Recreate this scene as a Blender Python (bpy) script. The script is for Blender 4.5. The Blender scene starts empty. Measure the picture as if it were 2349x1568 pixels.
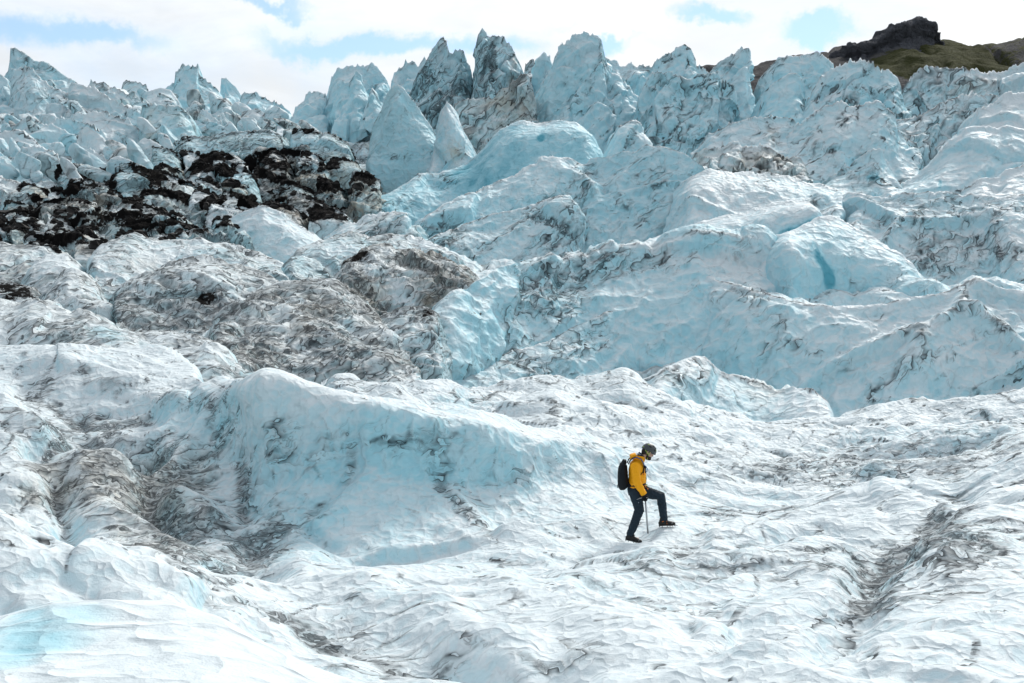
import bpy, bmesh, math, random
import numpy as np
from mathutils import Vector, Matrix

# ------------------------------------------------------------------ camera, sky, sun, exposure
scn = bpy.context.scene
COL = scn.collection
FPX = 3262.0                      # focal length in units of a picture 2349 wide
CX, CY = 1174.5, 784.0
cam_d = bpy.data.cameras.new('camera')
cam_d.lens = 50.0; cam_d.sensor_width = 36.0; cam_d.clip_start = 0.1; cam_d.clip_end = 12000
cam = bpy.data.objects.new('camera', cam_d); COL.objects.link(cam)
cam.location = (0, 0, 0); cam.rotation_euler = (math.radians(90), 0, 0)
scn.camera = cam
SUN_AZ = math.radians(28)         # clockwise from +Y (straight ahead)
SUN_EL = math.radians(40)
vs = scn.view_settings
vs.view_transform = 'Standard'; vs.look = 'None'; vs.exposure = 0.34; vs.gamma = 1.0
vs.use_curve_mapping = False
scn.cycles.use_denoising = True; scn.cycles.use_adaptive_sampling = True; scn.cycles.adaptive_threshold = 0.02
scn.cycles.max_bounces = 4; scn.cycles.diffuse_bounces = 3; scn.cycles.glossy_bounces = 2
scn.cycles.transmission_bounces = 2; scn.cycles.transparent_max_bounces = 4

class NT:
    """small helper to write node trees"""
    def __init__(s, tree): s.t = tree; s.l = tree.links
    def n(s, kind, **kw):
        nd = s.t.nodes.new(kind)
        for k, v in kw.items(): setattr(nd, k, v)
        return nd
    def put(s, sock, v):
        if isinstance(v, bpy.types.NodeSocket): s.l.new(v, sock)
        elif isinstance(v, (tuple, list)) and hasattr(sock.default_value, '__len__') and len(sock.default_value) == 4 and len(v) == 3:
            sock.default_value = (*v, 1)
        else: sock.default_value = v
    def m(s, op, a, b=None, c=None, clamp=False):
        nd = s.n('ShaderNodeMath', operation=op, use_clamp=clamp)
        s.put(nd.inputs[0], a)
        if b is not None: s.put(nd.inputs[1], b)
        if c is not None: s.put(nd.inputs[2], c)
        return nd.outputs[0]
    def vm(s, op, a, b=None, out=0):
        nd = s.n('ShaderNodeVectorMath', operation=op)
        s.put(nd.inputs[0], a)
        if b is not None:
            if op == 'SCALE': s.put(nd.inputs['Scale'], b)
            else: s.put(nd.inputs[1], b)
        return nd.outputs[out]
    def mix(s, f, a, b):
        nd = s.n('ShaderNodeMix', data_type='RGBA'); nd.clamp_factor = True
        s.put(nd.inputs[0], f); s.put(nd.inputs[6], a); s.put(nd.inputs[7], b)
        return nd.outputs[2]
    def noise(s, v, scale, detail=3, rough=.5, dist=0, out=0):
        nd = s.n('ShaderNodeTexNoise'); s.put(nd.inputs['Vector'], v)
        nd.inputs['Scale'].default_value = scale; nd.inputs['Detail'].default_value = detail
        nd.inputs['Roughness'].default_value = rough; nd.inputs['Distortion'].default_value = dist
        return nd.outputs[out]
    def vor(s, v, scale, feature='F1', rnd=1.0):
        nd = s.n('ShaderNodeTexVoronoi', feature=feature); s.put(nd.inputs['Vector'], v)
        nd.inputs['Scale'].default_value = scale; nd.inputs['Randomness'].default_value = rnd
        return nd.outputs['Distance']
    def step(s, x, lo, hi, a=0., b=1.):
        nd = s.n('ShaderNodeMapRange', interpolation_type='SMOOTHSTEP')
        s.put(nd.inputs[0], x); s.put(nd.inputs[1], lo); s.put(nd.inputs[2], hi)
        s.put(nd.inputs[3], a); s.put(nd.inputs[4], b)
        return nd.outputs[0]
    def attr(s, name): return s.n('ShaderNodeAttribute', attribute_name=name).outputs['Fac']

world = bpy.data.worlds.new('World'); scn.world = world; world.use_nodes = True
W_ = NT(world.node_tree); world.node_tree.nodes.clear()
sky = W_.n('ShaderNodeTexSky', sky_type='NISHITA', sun_disc=False)
sky.sun_elevation = SUN_EL; sky.sun_rotation = SUN_AZ; sky.air_density = 1.0; sky.dust_density = 0.15; sky.ozone_density = 3.0
bg_sky = W_.n('ShaderNodeBackground'); W_.l.new(sky.outputs[0], bg_sky.inputs[0]); bg_sky.inputs[1].default_value = 0.12
dirv = W_.n('ShaderNodeTexCoord').outputs['Generated']
sep = W_.n('ShaderNodeSeparateXYZ'); W_.l.new(dirv, sep.inputs[0])
# cloud sheet: direction projected on a plane overhead, broken by noise
zz = W_.m('ADD', W_.m('ABSOLUTE', sep.outputs[2]), 0.32)
comb = W_.n('ShaderNodeCombineXYZ')
W_.put(comb.inputs[0], W_.m('DIVIDE', sep.outputs[0], zz)); W_.put(comb.inputs[1], W_.m('DIVIDE', sep.outputs[1], zz))
W_.put(comb.inputs[2], W_.m('MULTIPLY', sep.outputs[2], 3.0))
cn = W_.noise(comb.outputs[0], 2.2, 7, .56, .35)
cover = W_.m('ADD', W_.m('MULTIPLY', W_.m('SUBTRACT', cn, .5), 1.9), .74)
wob = W_.vm('SCALE', W_.vm('SUBTRACT', W_.noise(dirv, 9, 6, .65, 0, 1), (.5, .5, .5)), .10)
dirw = W_.vm('ADD', dirv, wob)
for gx, gy, rx, ry, s_ in ((860, 92, 260, 34, .62), (1150, 96, 110, 40, .55), (1420, 112, 75, 24, .75), (1620, 38, 90, 26, .6),
                           (1870, 60, 95, 40, .85), (60, 90, 170, 45, .42), (620, 6, 130, 18, .5), (230, 100, 120, 30, .32),
                           (1330, 40, 130, 18, .2)):
    g = Vector(((gx - CX) / FPX, 1, (CY - gy) / FPX)).normalized()
    q = W_.vm('MULTIPLY', W_.vm('SUBTRACT', dirw, tuple(g)), (FPX / rx, FPX / rx, FPX / ry))
    ln = W_.vm('LENGTH', q, out=1)
    cover = W_.m('SUBTRACT', cover, W_.m('MULTIPLY', W_.step(ln, 0.1, 1.35, 1, 0), s_ * 1.55))
cmask = W_.step(cover, -.12, .95, .12, 1.0)
bg_c = W_.n('ShaderNodeBackground')
sdir = Vector((math.sin(SUN_AZ) * math.cos(SUN_EL), math.cos(SUN_AZ) * math.cos(SUN_EL), math.sin(SUN_EL)))
cosn = W_.m('MULTIPLY_ADD', W_.vm('DOT_PRODUCT', dirv, tuple(sdir), out=1), .5, .5)     # thin cloud is brightest around the sun
lobe = W_.m('MULTIPLY', cosn, cosn)
W_.put(bg_c.inputs[0], W_.mix(lobe, (.84, .93, 1.0), (.985, .995, 1.0)))
W_.put(bg_c.inputs[1], W_.m('MULTIPLY', W_.m('MULTIPLY_ADD', lobe, .66, .36), W_.step(W_.noise(comb.outputs[0], 3.1, 6, .6, .6), .3, .7, .86, 1.04)))
mx = W_.n('ShaderNodeMixShader'); W_.put(mx.inputs[0], cmask)
W_.l.new(bg_sky.outputs[0], mx.inputs[1]); W_.l.new(bg_c.outputs[0], mx.inputs[2])
wo = W_.n('ShaderNodeOutputWorld'); W_.l.new(mx.outputs[0], wo.inputs[0])

sun_d = bpy.data.lights.new('sun', 'SUN'); sun_d.energy = 2.2; sun_d.angle = math.radians(11); sun_d.color = (1.0, .96, .9)
sun = bpy.data.objects.new('sun', sun_d); COL.objects.link(sun)
sun.rotation_euler = sdir.to_track_quat('Z', 'Y').to_euler(); sun.location = (0, 0, 60)

# ------------------------------------------------------------------ noise in numpy
_rs = np.random.RandomState(7)
_perm = _rs.permutation(256).astype(np.int32); _perm = np.concatenate([_perm, _perm, _perm])
_g = _rs.normal(size=(256, 3)).astype(np.float32); _g /= np.linalg.norm(_g, axis=1)[:, None]
_rnd3 = _rs.rand(256, 3).astype(np.float32)
def perlin(P):
    P = P.astype(np.float32)
    I = np.floor(P); F = P - I; I = I.astype(np.int32) & 255
    U = F * F * F * (F * (F * 6 - 15) + 10)
    out = None
    res = []
    for dx in (0, 1):
        a = _perm[(I[:, 0] + dx) & 255]
        for dy in (0, 1):
            b = _perm[a + ((I[:, 1] + dy) & 255)]
            for dz in (0, 1):
                h = _perm[b + ((I[:, 2] + dz) & 255)]
                G = _g[h]
                res.append(G[:, 0] * (F[:, 0] - dx) + G[:, 1] * (F[:, 1] - dy) + G[:, 2] * (F[:, 2] - dz))
    l = lambda a, b, t: a + (b - a) * t
    z = [l(res[i], res[i + 1], U[:, 2]) for i in (0, 2, 4, 6)]
    return l(l(z[0], z[1], U[:, 1]), l(z[2], z[3], U[:, 1]), U[:, 0]) * 1.5
def fbm(P, oct=4, gain=.5, lac=2.03):
    s = 0; a = 1; t = 0
    for i in range(oct):
        s = s + a * perlin(P + i * 17.3); t += a; a *= gain; P = P * lac
    return s / t
def billow(P, oct=3, gain=.5):
    s = 0; a = 1; t = 0
    for i in range(oct):
        s = s + a * np.abs(perlin(P + i * 11.7)); t += a; a *= gain; P = P * 2.07
    return s / t * 2
def worley(P):
    I = np.floor(P).astype(np.int32); F = (P - I).astype(np.float32)
    f1 = np.full(len(P), 9, np.float32); f2 = f1.copy()
    for dx in (-1, 0, 1):
        a = _perm[(I[:, 0] + dx) & 255]
        for dy in (-1, 0, 1):
            b = _perm[a + ((I[:, 1] + dy) & 255)]
            for dz in (-1, 0, 1):
                R = _rnd3[_perm[b + ((I[:, 2] + dz) & 255)]]
                d = (R[:, 0] + dx - F[:, 0]) ** 2 + (R[:, 1] + dy - F[:, 1]) ** 2 + (R[:, 2] + dz - F[:, 2]) ** 2
                f2 = np.minimum(f2, np.maximum(f1, d)); f1 = np.minimum(f1, d)
    return np.sqrt(f1), np.sqrt(f2)
def facets(P):
    """broken faces: every cell is a plane tilted its own way"""
    I = np.floor(P).astype(np.int32); F = (P - I).astype(np.float32)
    f1 = np.full(len(P), 9, np.float32); f2 = f1.copy(); hb = np.zeros(len(P), np.float32)
    for dx in (-1, 0, 1):
        a = _perm[(I[:, 0] + dx) & 255]
        for dy in (-1, 0, 1):
            b = _perm[a + ((I[:, 1] + dy) & 255)]
            for dz in (-1, 0, 1):
                k = _perm[b + ((I[:, 2] + dz) & 255)]; R = _rnd3[k]; G = _g[k]
                vx, vy, vz = F[:, 0] - R[:, 0] - dx, F[:, 1] - R[:, 1] - dy, F[:, 2] - R[:, 2] - dz
                d = vx * vx + vy * vy + vz * vz
                near = d < f1
                f2 = np.where(near, f1, np.minimum(f2, d)); f1 = np.where(near, d, f1)
                hb = np.where(near, vx * G[:, 0] + vy * G[:, 1] + vz * G[:, 2] + .5 * (R[:, 0] - .5), hb)
    e = np.sqrt(f2) - np.sqrt(f1)
    return hb * sst(e, 0, .10), e
def sst(x, a, b):
    t = np.clip((x - a) / (b - a), 0, 1); return t * t * (3 - 2 * t)

def W(px, py, d):
    """a point of the picture (2349 x 1568) at a distance d in metres"""
    px, py, d = np.broadcast_arrays(np.asarray(px, float), np.asarray(py, float), np.asarray(d, float))
    return np.stack([(px - CX) / FPX * d, d, (CY - py) / FPX * d], -1)
def to_px(P):
    return CX + P[:, 0] / P[:, 1] * FPX, CY - P[:, 2] / P[:, 1] * FPX

# ------------------------------------------------------------------ materials
def ice_material(name, s, ang=55, g0=.14, g1=.46):
    """glacier ice: white weathered crust that also paints in lit tops, blue body, dust in the folds, black grit; s = size of the finest features"""
    mat = bpy.data.materials.new(name); mat.use_nodes = True
    N = NT(mat.node_tree); mat.node_tree.nodes.clear()
    geo = N.n('ShaderNodeNewGeometry')
    pos = N.vm('SCALE', geo.outputs['Position'], 1.0 / s)
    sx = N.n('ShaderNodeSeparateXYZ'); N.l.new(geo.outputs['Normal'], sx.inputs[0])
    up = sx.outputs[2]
    warp = N.vm('SCALE', N.vm('SUBTRACT', N.noise(pos, 1.4, 2, .5, 0, 1), (.5, .5, .5)), .9)
    pw = N.vm('ADD', pos, warp)
    big = N.noise(pos, .33, 2, .55)
    med = N.noise(pw, 1.3, 4, .55)
    fine = N.noise(pos, 9.0, 3, .65)
    grit = N.noise(pos, 38.0, 2, .7)
    cell = N.vor(pw, 2.9, 'F1')
    rim = N.step(cell, .38, .62)
    ca, sa = math.cos(math.radians(ang)), math.sin(math.radians(ang))
    def turned(fa, fc):            # veins run along the dip of the ice
        cb = N.n('ShaderNodeCombineXYZ')
        N.put(cb.inputs[0], N.vm('DOT_PRODUCT', pw, (ca * fa, 0, sa * fa), out=1)); N.put(cb.inputs[1], N.vm('DOT_PRODUCT', pw, (0, .6, 0), out=1))
        N.put(cb.inputs[2], N.vm('DOT_PRODUCT', pw, (-sa * fc, .35, ca * fc), out=1)); return cb.outputs[0]
    saw = N.m('FRACT', N.m('MULTIPLY', N.noise(turned(.30, 1.0), .85, 3, .55), 7.0))
    saw2 = N.m('FRACT', N.m('MULTIPLY', N.noise(turned(.45, 1.2), 2.3, 3, .55), 6.0))
    a_b, a_d, a_k, a_w = N.attr('blue'), N.attr('dirt'), N.attr('black'), N.attr('warm')
    fb = N.m('ADD', a_b, N.m('MULTIPLY', N.m('SUBTRACT', big, .5), .5))
    fb = N.m('ADD', fb, N.m('MULTIPLY', N.m('SUBTRACT', med, .5), .40))
    fb = N.m('SUBTRACT', fb, N.m('MULTIPLY', rim, .26))
    fb = N.m('SUBTRACT', fb, N.m('MULTIPLY', N.step(up, .35, .95), .48), clamp=True)  # upward faces whitened: weathered crust, with the lit tops put into the colour
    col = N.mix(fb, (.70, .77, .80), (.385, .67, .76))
    deep = N.step(N.m('ADD', a_b, N.m('MULTIPLY', N.m('SUBTRACT', med, .5), 1.2)), 1.15, 1.9)
    col = N.mix(deep, col, (.11, .38, .48))
    wm = N.m('MULTIPLY', a_w, N.step(N.m('ADD', med, N.m('MULTIPLY', fine, .4)), .38, .95), clamp=True)
    col = N.mix(wm, col, (.52, .46, .37))
    band = N.m('POWER', N.m('FRACT', N.m('MULTIPLY', N.noise(turned(.28, .95), .30, 4, .55), 6.0)), 3.5)
    # dust: a sharp lip that fades off to one side, plus grains
    lip = N.m('POWER', saw, 3.4); lip2 = N.m('MULTIPLY', N.m('POWER', saw2, 5.0), .6)
    dl = N.m('MULTIPLY', N.m('MAXIMUM', lip, lip2), N.step(N.m('ADD', a_d, N.m('MULTIPLY', N.m('SUBTRACT', med, .5), .7)), g0, g1))
    veil = N.m('MULTIPLY', N.step(N.m('ADD', a_d, N.m('MULTIPLY', N.m('SUBTRACT', N.m('ADD', N.m('MULTIPLY', fine, .55), N.m('MULTIPLY', saw2, .45)), .5), 1.0)), .58, 1.30), .86)
    dm = N.m('MAXIMUM', N.m('MULTIPLY', dl, .96), veil)
    dm = N.m('MAXIMUM', dm, N.m('MULTIPLY', N.m('MULTIPLY', band, N.step(grit, .25, .6, .55, 1)), N.step(N.m('ADD', a_d, N.m('MULTIPLY', N.m('SUBTRACT', med, .5), .8)), .30, .95, 0, .9)), clamp=True)
    col = N.mix(dm, col, (.017, .018, .021))
    km = N.step(N.m('ADD', a_k, N.m('MULTIPLY', N.m('SUBTRACT', N.m('ADD', N.m('MULTIPLY', fine, .35), N.m('MULTIPLY', med, .65)), .5), 1.3)), .50, .76)
    col = N.mix(km, col, N.mix(grit, (.003, .003, .004), (.014, .013, .012)))
    hgt = N.m('ADD', N.m('MULTIPLY', N.m('MULTIPLY', cell, cell), .075), N.m('MULTIPLY', saw, .016))
    hgt = N.m('ADD', hgt, N.m('MULTIPLY', saw2, .005))
    hgt = N.m('ADD', hgt, N.m('MULTIPLY', fine, .018))
    hgt = N.m('ADD', hgt, N.m('MULTIPLY', N.m('MULTIPLY', grit, N.m('MULTIPLY_ADD', km, .026, .005)), 1.0))
    bump = N.n('ShaderNodeBump'); bump.inputs['Strength'].default_value = 1.0; bump.inputs['Distance'].default_value = s
    N.put(bump.inputs['Height'], hgt)
    p = N.n('ShaderNodeBsdfPrincipled')
    N.put(p.inputs['Base Color'], col); N.put(p.inputs['Normal'], bump.outputs[0])
    N.put(p.inputs['Roughness'], N.m('ADD', .55, N.m('MULTIPLY', dm, .3)))
    N.put(p.inputs['Specular IOR Level'], N.m('MULTIPLY_ADD', N.m('MAXIMUM', km, dm), -.15, .18)); p.inputs['IOR'].default_value = 1.31
    o = N.n('ShaderNodeOutputMaterial'); N.l.new(p.outputs[0], o.inputs[0])
    return mat
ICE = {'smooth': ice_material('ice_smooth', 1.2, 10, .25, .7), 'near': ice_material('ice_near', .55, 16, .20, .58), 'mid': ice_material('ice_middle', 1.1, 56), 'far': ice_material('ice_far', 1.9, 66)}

def plain(name, color, rough=.7, metal=0., spec=.4, bump=0., bscale=60., var=.15):
    mat = bpy.data.materials.new(name); mat.use_nodes = True
    N = NT(mat.node_tree); p = mat.node_tree.nodes['Principled BSDF']
    tc = N.n('ShaderNodeTexCoord').outputs['Object']
    n1 = N.noise(tc, bscale * .25, 4, .6)
    dark = tuple(c * (1 - var) for c in color); lite = tuple(min(1, c * (1 + var)) for c in color)
    N.put(p.inputs['Base Color'], N.mix(n1, dark, lite))
    p.inputs['Roughness'].default_value = rough; p.inputs['Metallic'].default_value = metal
    p.inputs['Specular IOR Level'].default_value = spec
    if bump:
        b = N.n('ShaderNodeBump'); b.inputs['Strength'].default_value = .6; b.inputs['Distance'].default_value = bump
        N.put(b.inputs['Height'], N.noise(tc, bscale, 3, .6)); N.put(p.inputs['Normal'], b.outputs[0])
    return mat

# ------------------------------------------------------------------ mesh helpers
def tag(o, label=None, cat=None, group=None, kind=None):
    for k, v in (('label', label), ('category', cat), ('group', group), ('kind', kind)):
        if v: o[k] = v
    return o
def grid_faces(nv, nu, wrap=False):
    i = np.arange(nv - 1)[:, None]; j = np.arange(nu if wrap else nu - 1)[None, :]
    j1 = (j + 1) % nu
    a = i * nu + j; b = i * nu + j1; c = (i + 1) * nu + j1; d = (i + 1) * nu + j
    return np.stack([a, b, c, d], -1).reshape(-1, 4)
def np_mesh(name, V, F, mat, attrs=None, origin=None, smooth=True):
    if origin is None:
        origin = np.array([V[:, 0].mean(), V[:, 1].mean(), V[:, 2].min()])
    me = bpy.data.meshes.new(name)
    n = len(F); k = F.shape[1]
    me.vertices.add(len(V)); me.vertices.foreach_set('co', (V - origin).astype(np.float32).ravel())
    me.loops.add(n * k); me.loops.foreach_set('vertex_index', F.astype(np.int32).ravel())
    me.polygons.add(n); me.polygons.foreach_set('loop_start', np.arange(0, n * k, k, dtype=np.int32))
    try: me.polygons.foreach_set('loop_total', np.full(n, k, np.int32))
    except Exception: pass
    me.polygons.foreach_set('use_smooth', np.full(n, smooth))
    me.update(calc_edges=True)
    for k_, a in (attrs or {}).items():
        at = me.attributes.new(k_, 'FLOAT', 'POINT'); at.data.foreach_set('value', np.clip(a, 0, 2).astype(np.float32))
    if mat: me.materials.append(mat)
    o = bpy.data.objects.new(name, me); o.location = origin; COL.objects.link(o)
    return o
def grid_normals(P):
    du = np.gradient(P, axis=1); dv = np.gradient(P, axis=0)
    n = np.cross(du, dv); n /= np.linalg.norm(n, axis=2)[..., None] + 1e-9
    return n

def curve(pts, n, by='x'):
    """pts rows (px, py, d...) -> n samples; smooth (pchip-like cosine) along px or arc length"""
    A = np.array(pts, float)
    if by == 'x': t = A[:, 0].copy()
    else:
        seg = np.hypot(np.diff(A[:, 0]), np.diff(A[:, 1])); t = np.concatenate([[0], np.cumsum(seg)])
    t = (t - t[0]) / (t[-1] - t[0])
    q = np.linspace(0, 1, n)
    return np.stack([np.interp(q, t, A[:, k]) for k in range(A.shape[1])], 1)
def catmull(rows, counts):
    """rows: list of (n,3); counts: samples per span"""
    R = [2 * rows[0] - rows[1]] + list(rows) + [2 * rows[-1] - rows[-2]]
    out = []
    for i, c in enumerate(counts):
        p0, p1, p2, p3 = R[i], R[i + 1], R[i + 2], R[i + 3]
        # centripetal-ish tangents limited so steep crests do not overshoot
        l01 = np.linalg.norm(p1 - p0, axis=1).mean() + 1e-6; l12 = np.linalg.norm(p2 - p1, axis=1).mean() + 1e-6; l23 = np.linalg.norm(p3 - p2, axis=1).mean() + 1e-6
        m1 = ((p1 - p0) / l01 + (p2 - p1) / l12) * .5 * l12 * min(1, 2 * l01 / l12)
        m2 = ((p2 - p1) / l12 + (p3 - p2) / l23) * .5 * l12 * min(1, 2 * l23 / l12)
        for t in np.linspace(0, 1, c, endpoint=False):
            t2, t3 = t * t, t * t * t
            out.append((2*t3-3*t2+1)*p1 + (t3-2*t2+t)*m1 + (-2*t3+3*t2)*p2 + (t3-t2)*m2)
    out.append(rows[-1])
    return np.array(out)

# relief: returns displacement along the normal and how deep in a fold a point lies (0..1)
def warp3(Q, f, a): return Q + np.stack([fbm(Q * f + 5, 2), fbm(Q * f + 40, 2), fbm(Q * f + 80, 2)], 1) * a
def dip(Q, a, fa, fc, fy):
    """coordinates turned so that the first runs across the dip and the third along it (a = dip angle from the horizontal)"""
    ca, sa = math.cos(math.radians(a)), math.sin(math.radians(a))
    return np.stack([(-Q[:, 0] * sa + Q[:, 2] * ca) * fc, Q[:, 1] * fy, (Q[:, 0] * ca + Q[:, 2] * sa) * fa], 1)
def relief(P, kind, s, seed):
    Q = P / s + seed * 13.7
    if kind == 'ground':
        R = warp3(Q, .35, 1.1); A = dip(R, 16, .38, 1.0, .75)
        big = billow(dip(R, 20, .09, .20, .17) + 3, 2)
        b1 = billow(A, 2); b2 = billow(A * 2.6 + 31, 2); n0 = fbm(Q * .08, 3)
        fr = np.mod(fbm(A * .5 + 9, 2) * 4.0, 1.0); sw = np.where(fr < .74, fr / .74, (1 - fr) / .26)
        h = .9 * n0 + 1.15 * big + .34 * b1 + .05 * b2 + .06 * sw
        fold = np.maximum(np.maximum(np.maximum(sst(b1, .09, 0) * .7, sst(b2, .07, 0) * .4), sst(fr, .80, .92) * sst(fr, 1.0, .95) * .8), sst(big, .07, 0))
        return h * s, fold
    if kind == 'cups':
        R = warp3(Q, .45, .7)
        f1, f2 = worley(dip(R, 62, .50, .95, .95)); g1, g2 = worley(dip(R, 62, 1.2, 2.1, 2.1) + 7)
        b = billow(dip(warp3(Q, .10, 2.0), 58, .035, .22, .12) + 3, 3); n0 = fbm(Q * .07, 3)
        fc, fe = facets(dip(warp3(Q, .1, 1.2), 58, .07, .13, .12) + 21)
        h = 1.0 * n0 + 1.5 * fc + .34 * f1 * f1 + .19 * g1 * g1 + .55 * b
        fold = np.maximum(np.maximum(sst(b, .06, 0) * .8, sst(f2 - f1, .07, 0) * .25), sst(fe, .05, 0) * sst(fbm(Q * .22 + 77, 2), -.05, .25))
        return h * s, fold
    if kind == 'flutes':
        R = dip(warp3(Q, .22, 1.0), 68, .05, .24, .2)
        b = billow(R, 3); c = billow(R * np.array([3.2, 3.2, 4.0]) + 9, 2)
        f1, f2 = worley(dip(warp3(Q, .5, .6), 72, .42, .9, .9))
        fc, fe = facets(dip(warp3(Q, .10, 1.2), 66, .11, .24, .2) + 17)
        h = .9 * fbm(Q * .06, 3) + .8 * b + .26 * c + .26 * f1 * f1 + 1.8 * fc + .06 * fbm(Q * 3, 3)
        fold = np.maximum(np.maximum(sst(b, .08, 0), sst(c, .08, 0) * .4), sst(fe, .05, 0) * sst(fbm(Q * .22 + 77, 2), -.05, .25))
        return h * s, fold
    if kind == 'rough':
        R = dip(warp3(Q, .4, 1.2), 30, .26, .46, .34)
        fc, fe = facets(R * .8); b = billow(R * 2.3 + 3, 3); c = billow(R * 6, 2); n0 = fbm(Q * .1, 3)
        h = 1.0 * n0 + 1.7 * fc + .6 * b + .18 * c
        fold = np.maximum(np.maximum(sst(fe, .06, 0) * .8, sst(b, .11, 0) * .8), sst(c, .1, 0) * .5)
        return h * s, fold
    raise ValueError(kind)

def shade_attrs(P, fold, s, seed, blue, dirt, warm, black, streak, nrm, spots, edge, crest_dist):
    Q = P / s + seed * 7.1
    n1 = fbm(Q * .16 + 3, 4); n2 = fbm(Q * .5 + 60, 3)
    bl = blue + .44 + .34 * n1 + .14 * n2 - .35 * np.exp(-(crest_dist / 9.0) ** 2)  # crests paled: weathered edges, and light coming through them put into the colour
    dt = dirt * (1 + 1.6 * n1) * .9 + fold * np.clip(dirt * 2.2 + .25 + .8 * n2, 0, 1.2)
    if streak is not None:
        a = math.atan2(streak[1], streak[0]); ca, sa = math.cos(a), math.sin(a)
        along = Q[:, 0] * ca + Q[:, 2] * sa; across = -Q[:, 0] * sa + Q[:, 2] * ca
        k = np.stack([along * .10, across * .9 + Q[:, 1] * .3, Q[:, 1] * .1], 1)
        st = fbm(k + .35 * n2[:, None], 4, .6); reg = fbm(Q * .09 + 21, 2)
        dt = dt + streak[2] * sst(st + .6 * reg, .16, .62)
    bk = np.zeros(len(P)) + black * (.55 + 1.4 * n1 + .5 * n2)
    wm = np.zeros(len(P)) + warm * (.8 + 1.6 * n1)
    if edge > 0:
        dt = dt + 1.9 * edge * np.exp(-(crest_dist / 4.5) ** 2) * sst(n2 + .5 * n1, -.15, .25)
    if spots:
        px, py = to_px(P)
        wob1 = fbm(Q * .30 + 90, 3) * 1.6; wob2 = fbm(Q * 1.1 + 120, 3)
        a = math.atan2(streak[1], streak[0]) if streak is not None else 1.0
        al = Q[:, 0] * math.cos(a) + Q[:, 2] * math.sin(a); ac = -Q[:, 0] * math.sin(a) + Q[:, 2] * math.cos(a)
        tx = fbm(np.stack([al * .35, ac * 1.5 + Q[:, 1] * .4, Q[:, 1] * .3], 1) + wob2[:, None] * .5, 4, .6)
        tx = np.clip(.30 + 2.0 * tx + .75 * fold, 0, 1.5)
        ds = np.zeros(len(P))
        for (sx, sy, rx, ry, ang, what, st_) in spots:
            ca, sa = math.cos(math.radians(ang)), math.sin(math.radians(ang))
            ux = (px - sx) * ca - (py - sy) * sa; uy = (px - sx) * sa + (py - sy) * ca
            r = np.sqrt((ux / rx) ** 2 + (uy / ry) ** 2) + wob1 * .75 + wob2 * .5
            g = sst(r, 1.45, .0) * st_
            if what == 'dirt': ds = ds + g * (.25 + tx * .9)
            elif what == 'black': bk = bk + g * (.45 + .8 * tx)
            elif what == 'warm': wm = wm + g
            elif what == 'blue': bl = bl + g
            elif what == 'clean': dt = dt * (1 - np.clip(g, 0, 1)); bk = bk * (1 - np.clip(g, 0, 1))
    if spots: dt = dt + np.minimum(ds, .78 + .3 * fold) + fold * np.clip(ds, 0, 1) * .5
    if black > 0 or (spots and any(q[5] == 'black' for q in spots)):
        bk = bk * (.35 + .75 * sst(nrm[:, 2], -.05, .45))
    dt = dt + .7 * sst(bk, .08, .45)
    return {'blue': bl, 'dirt': np.clip(dt, 0, 1.05), 'warm': np.clip(wm, 0, 1), 'black': bk}

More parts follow.
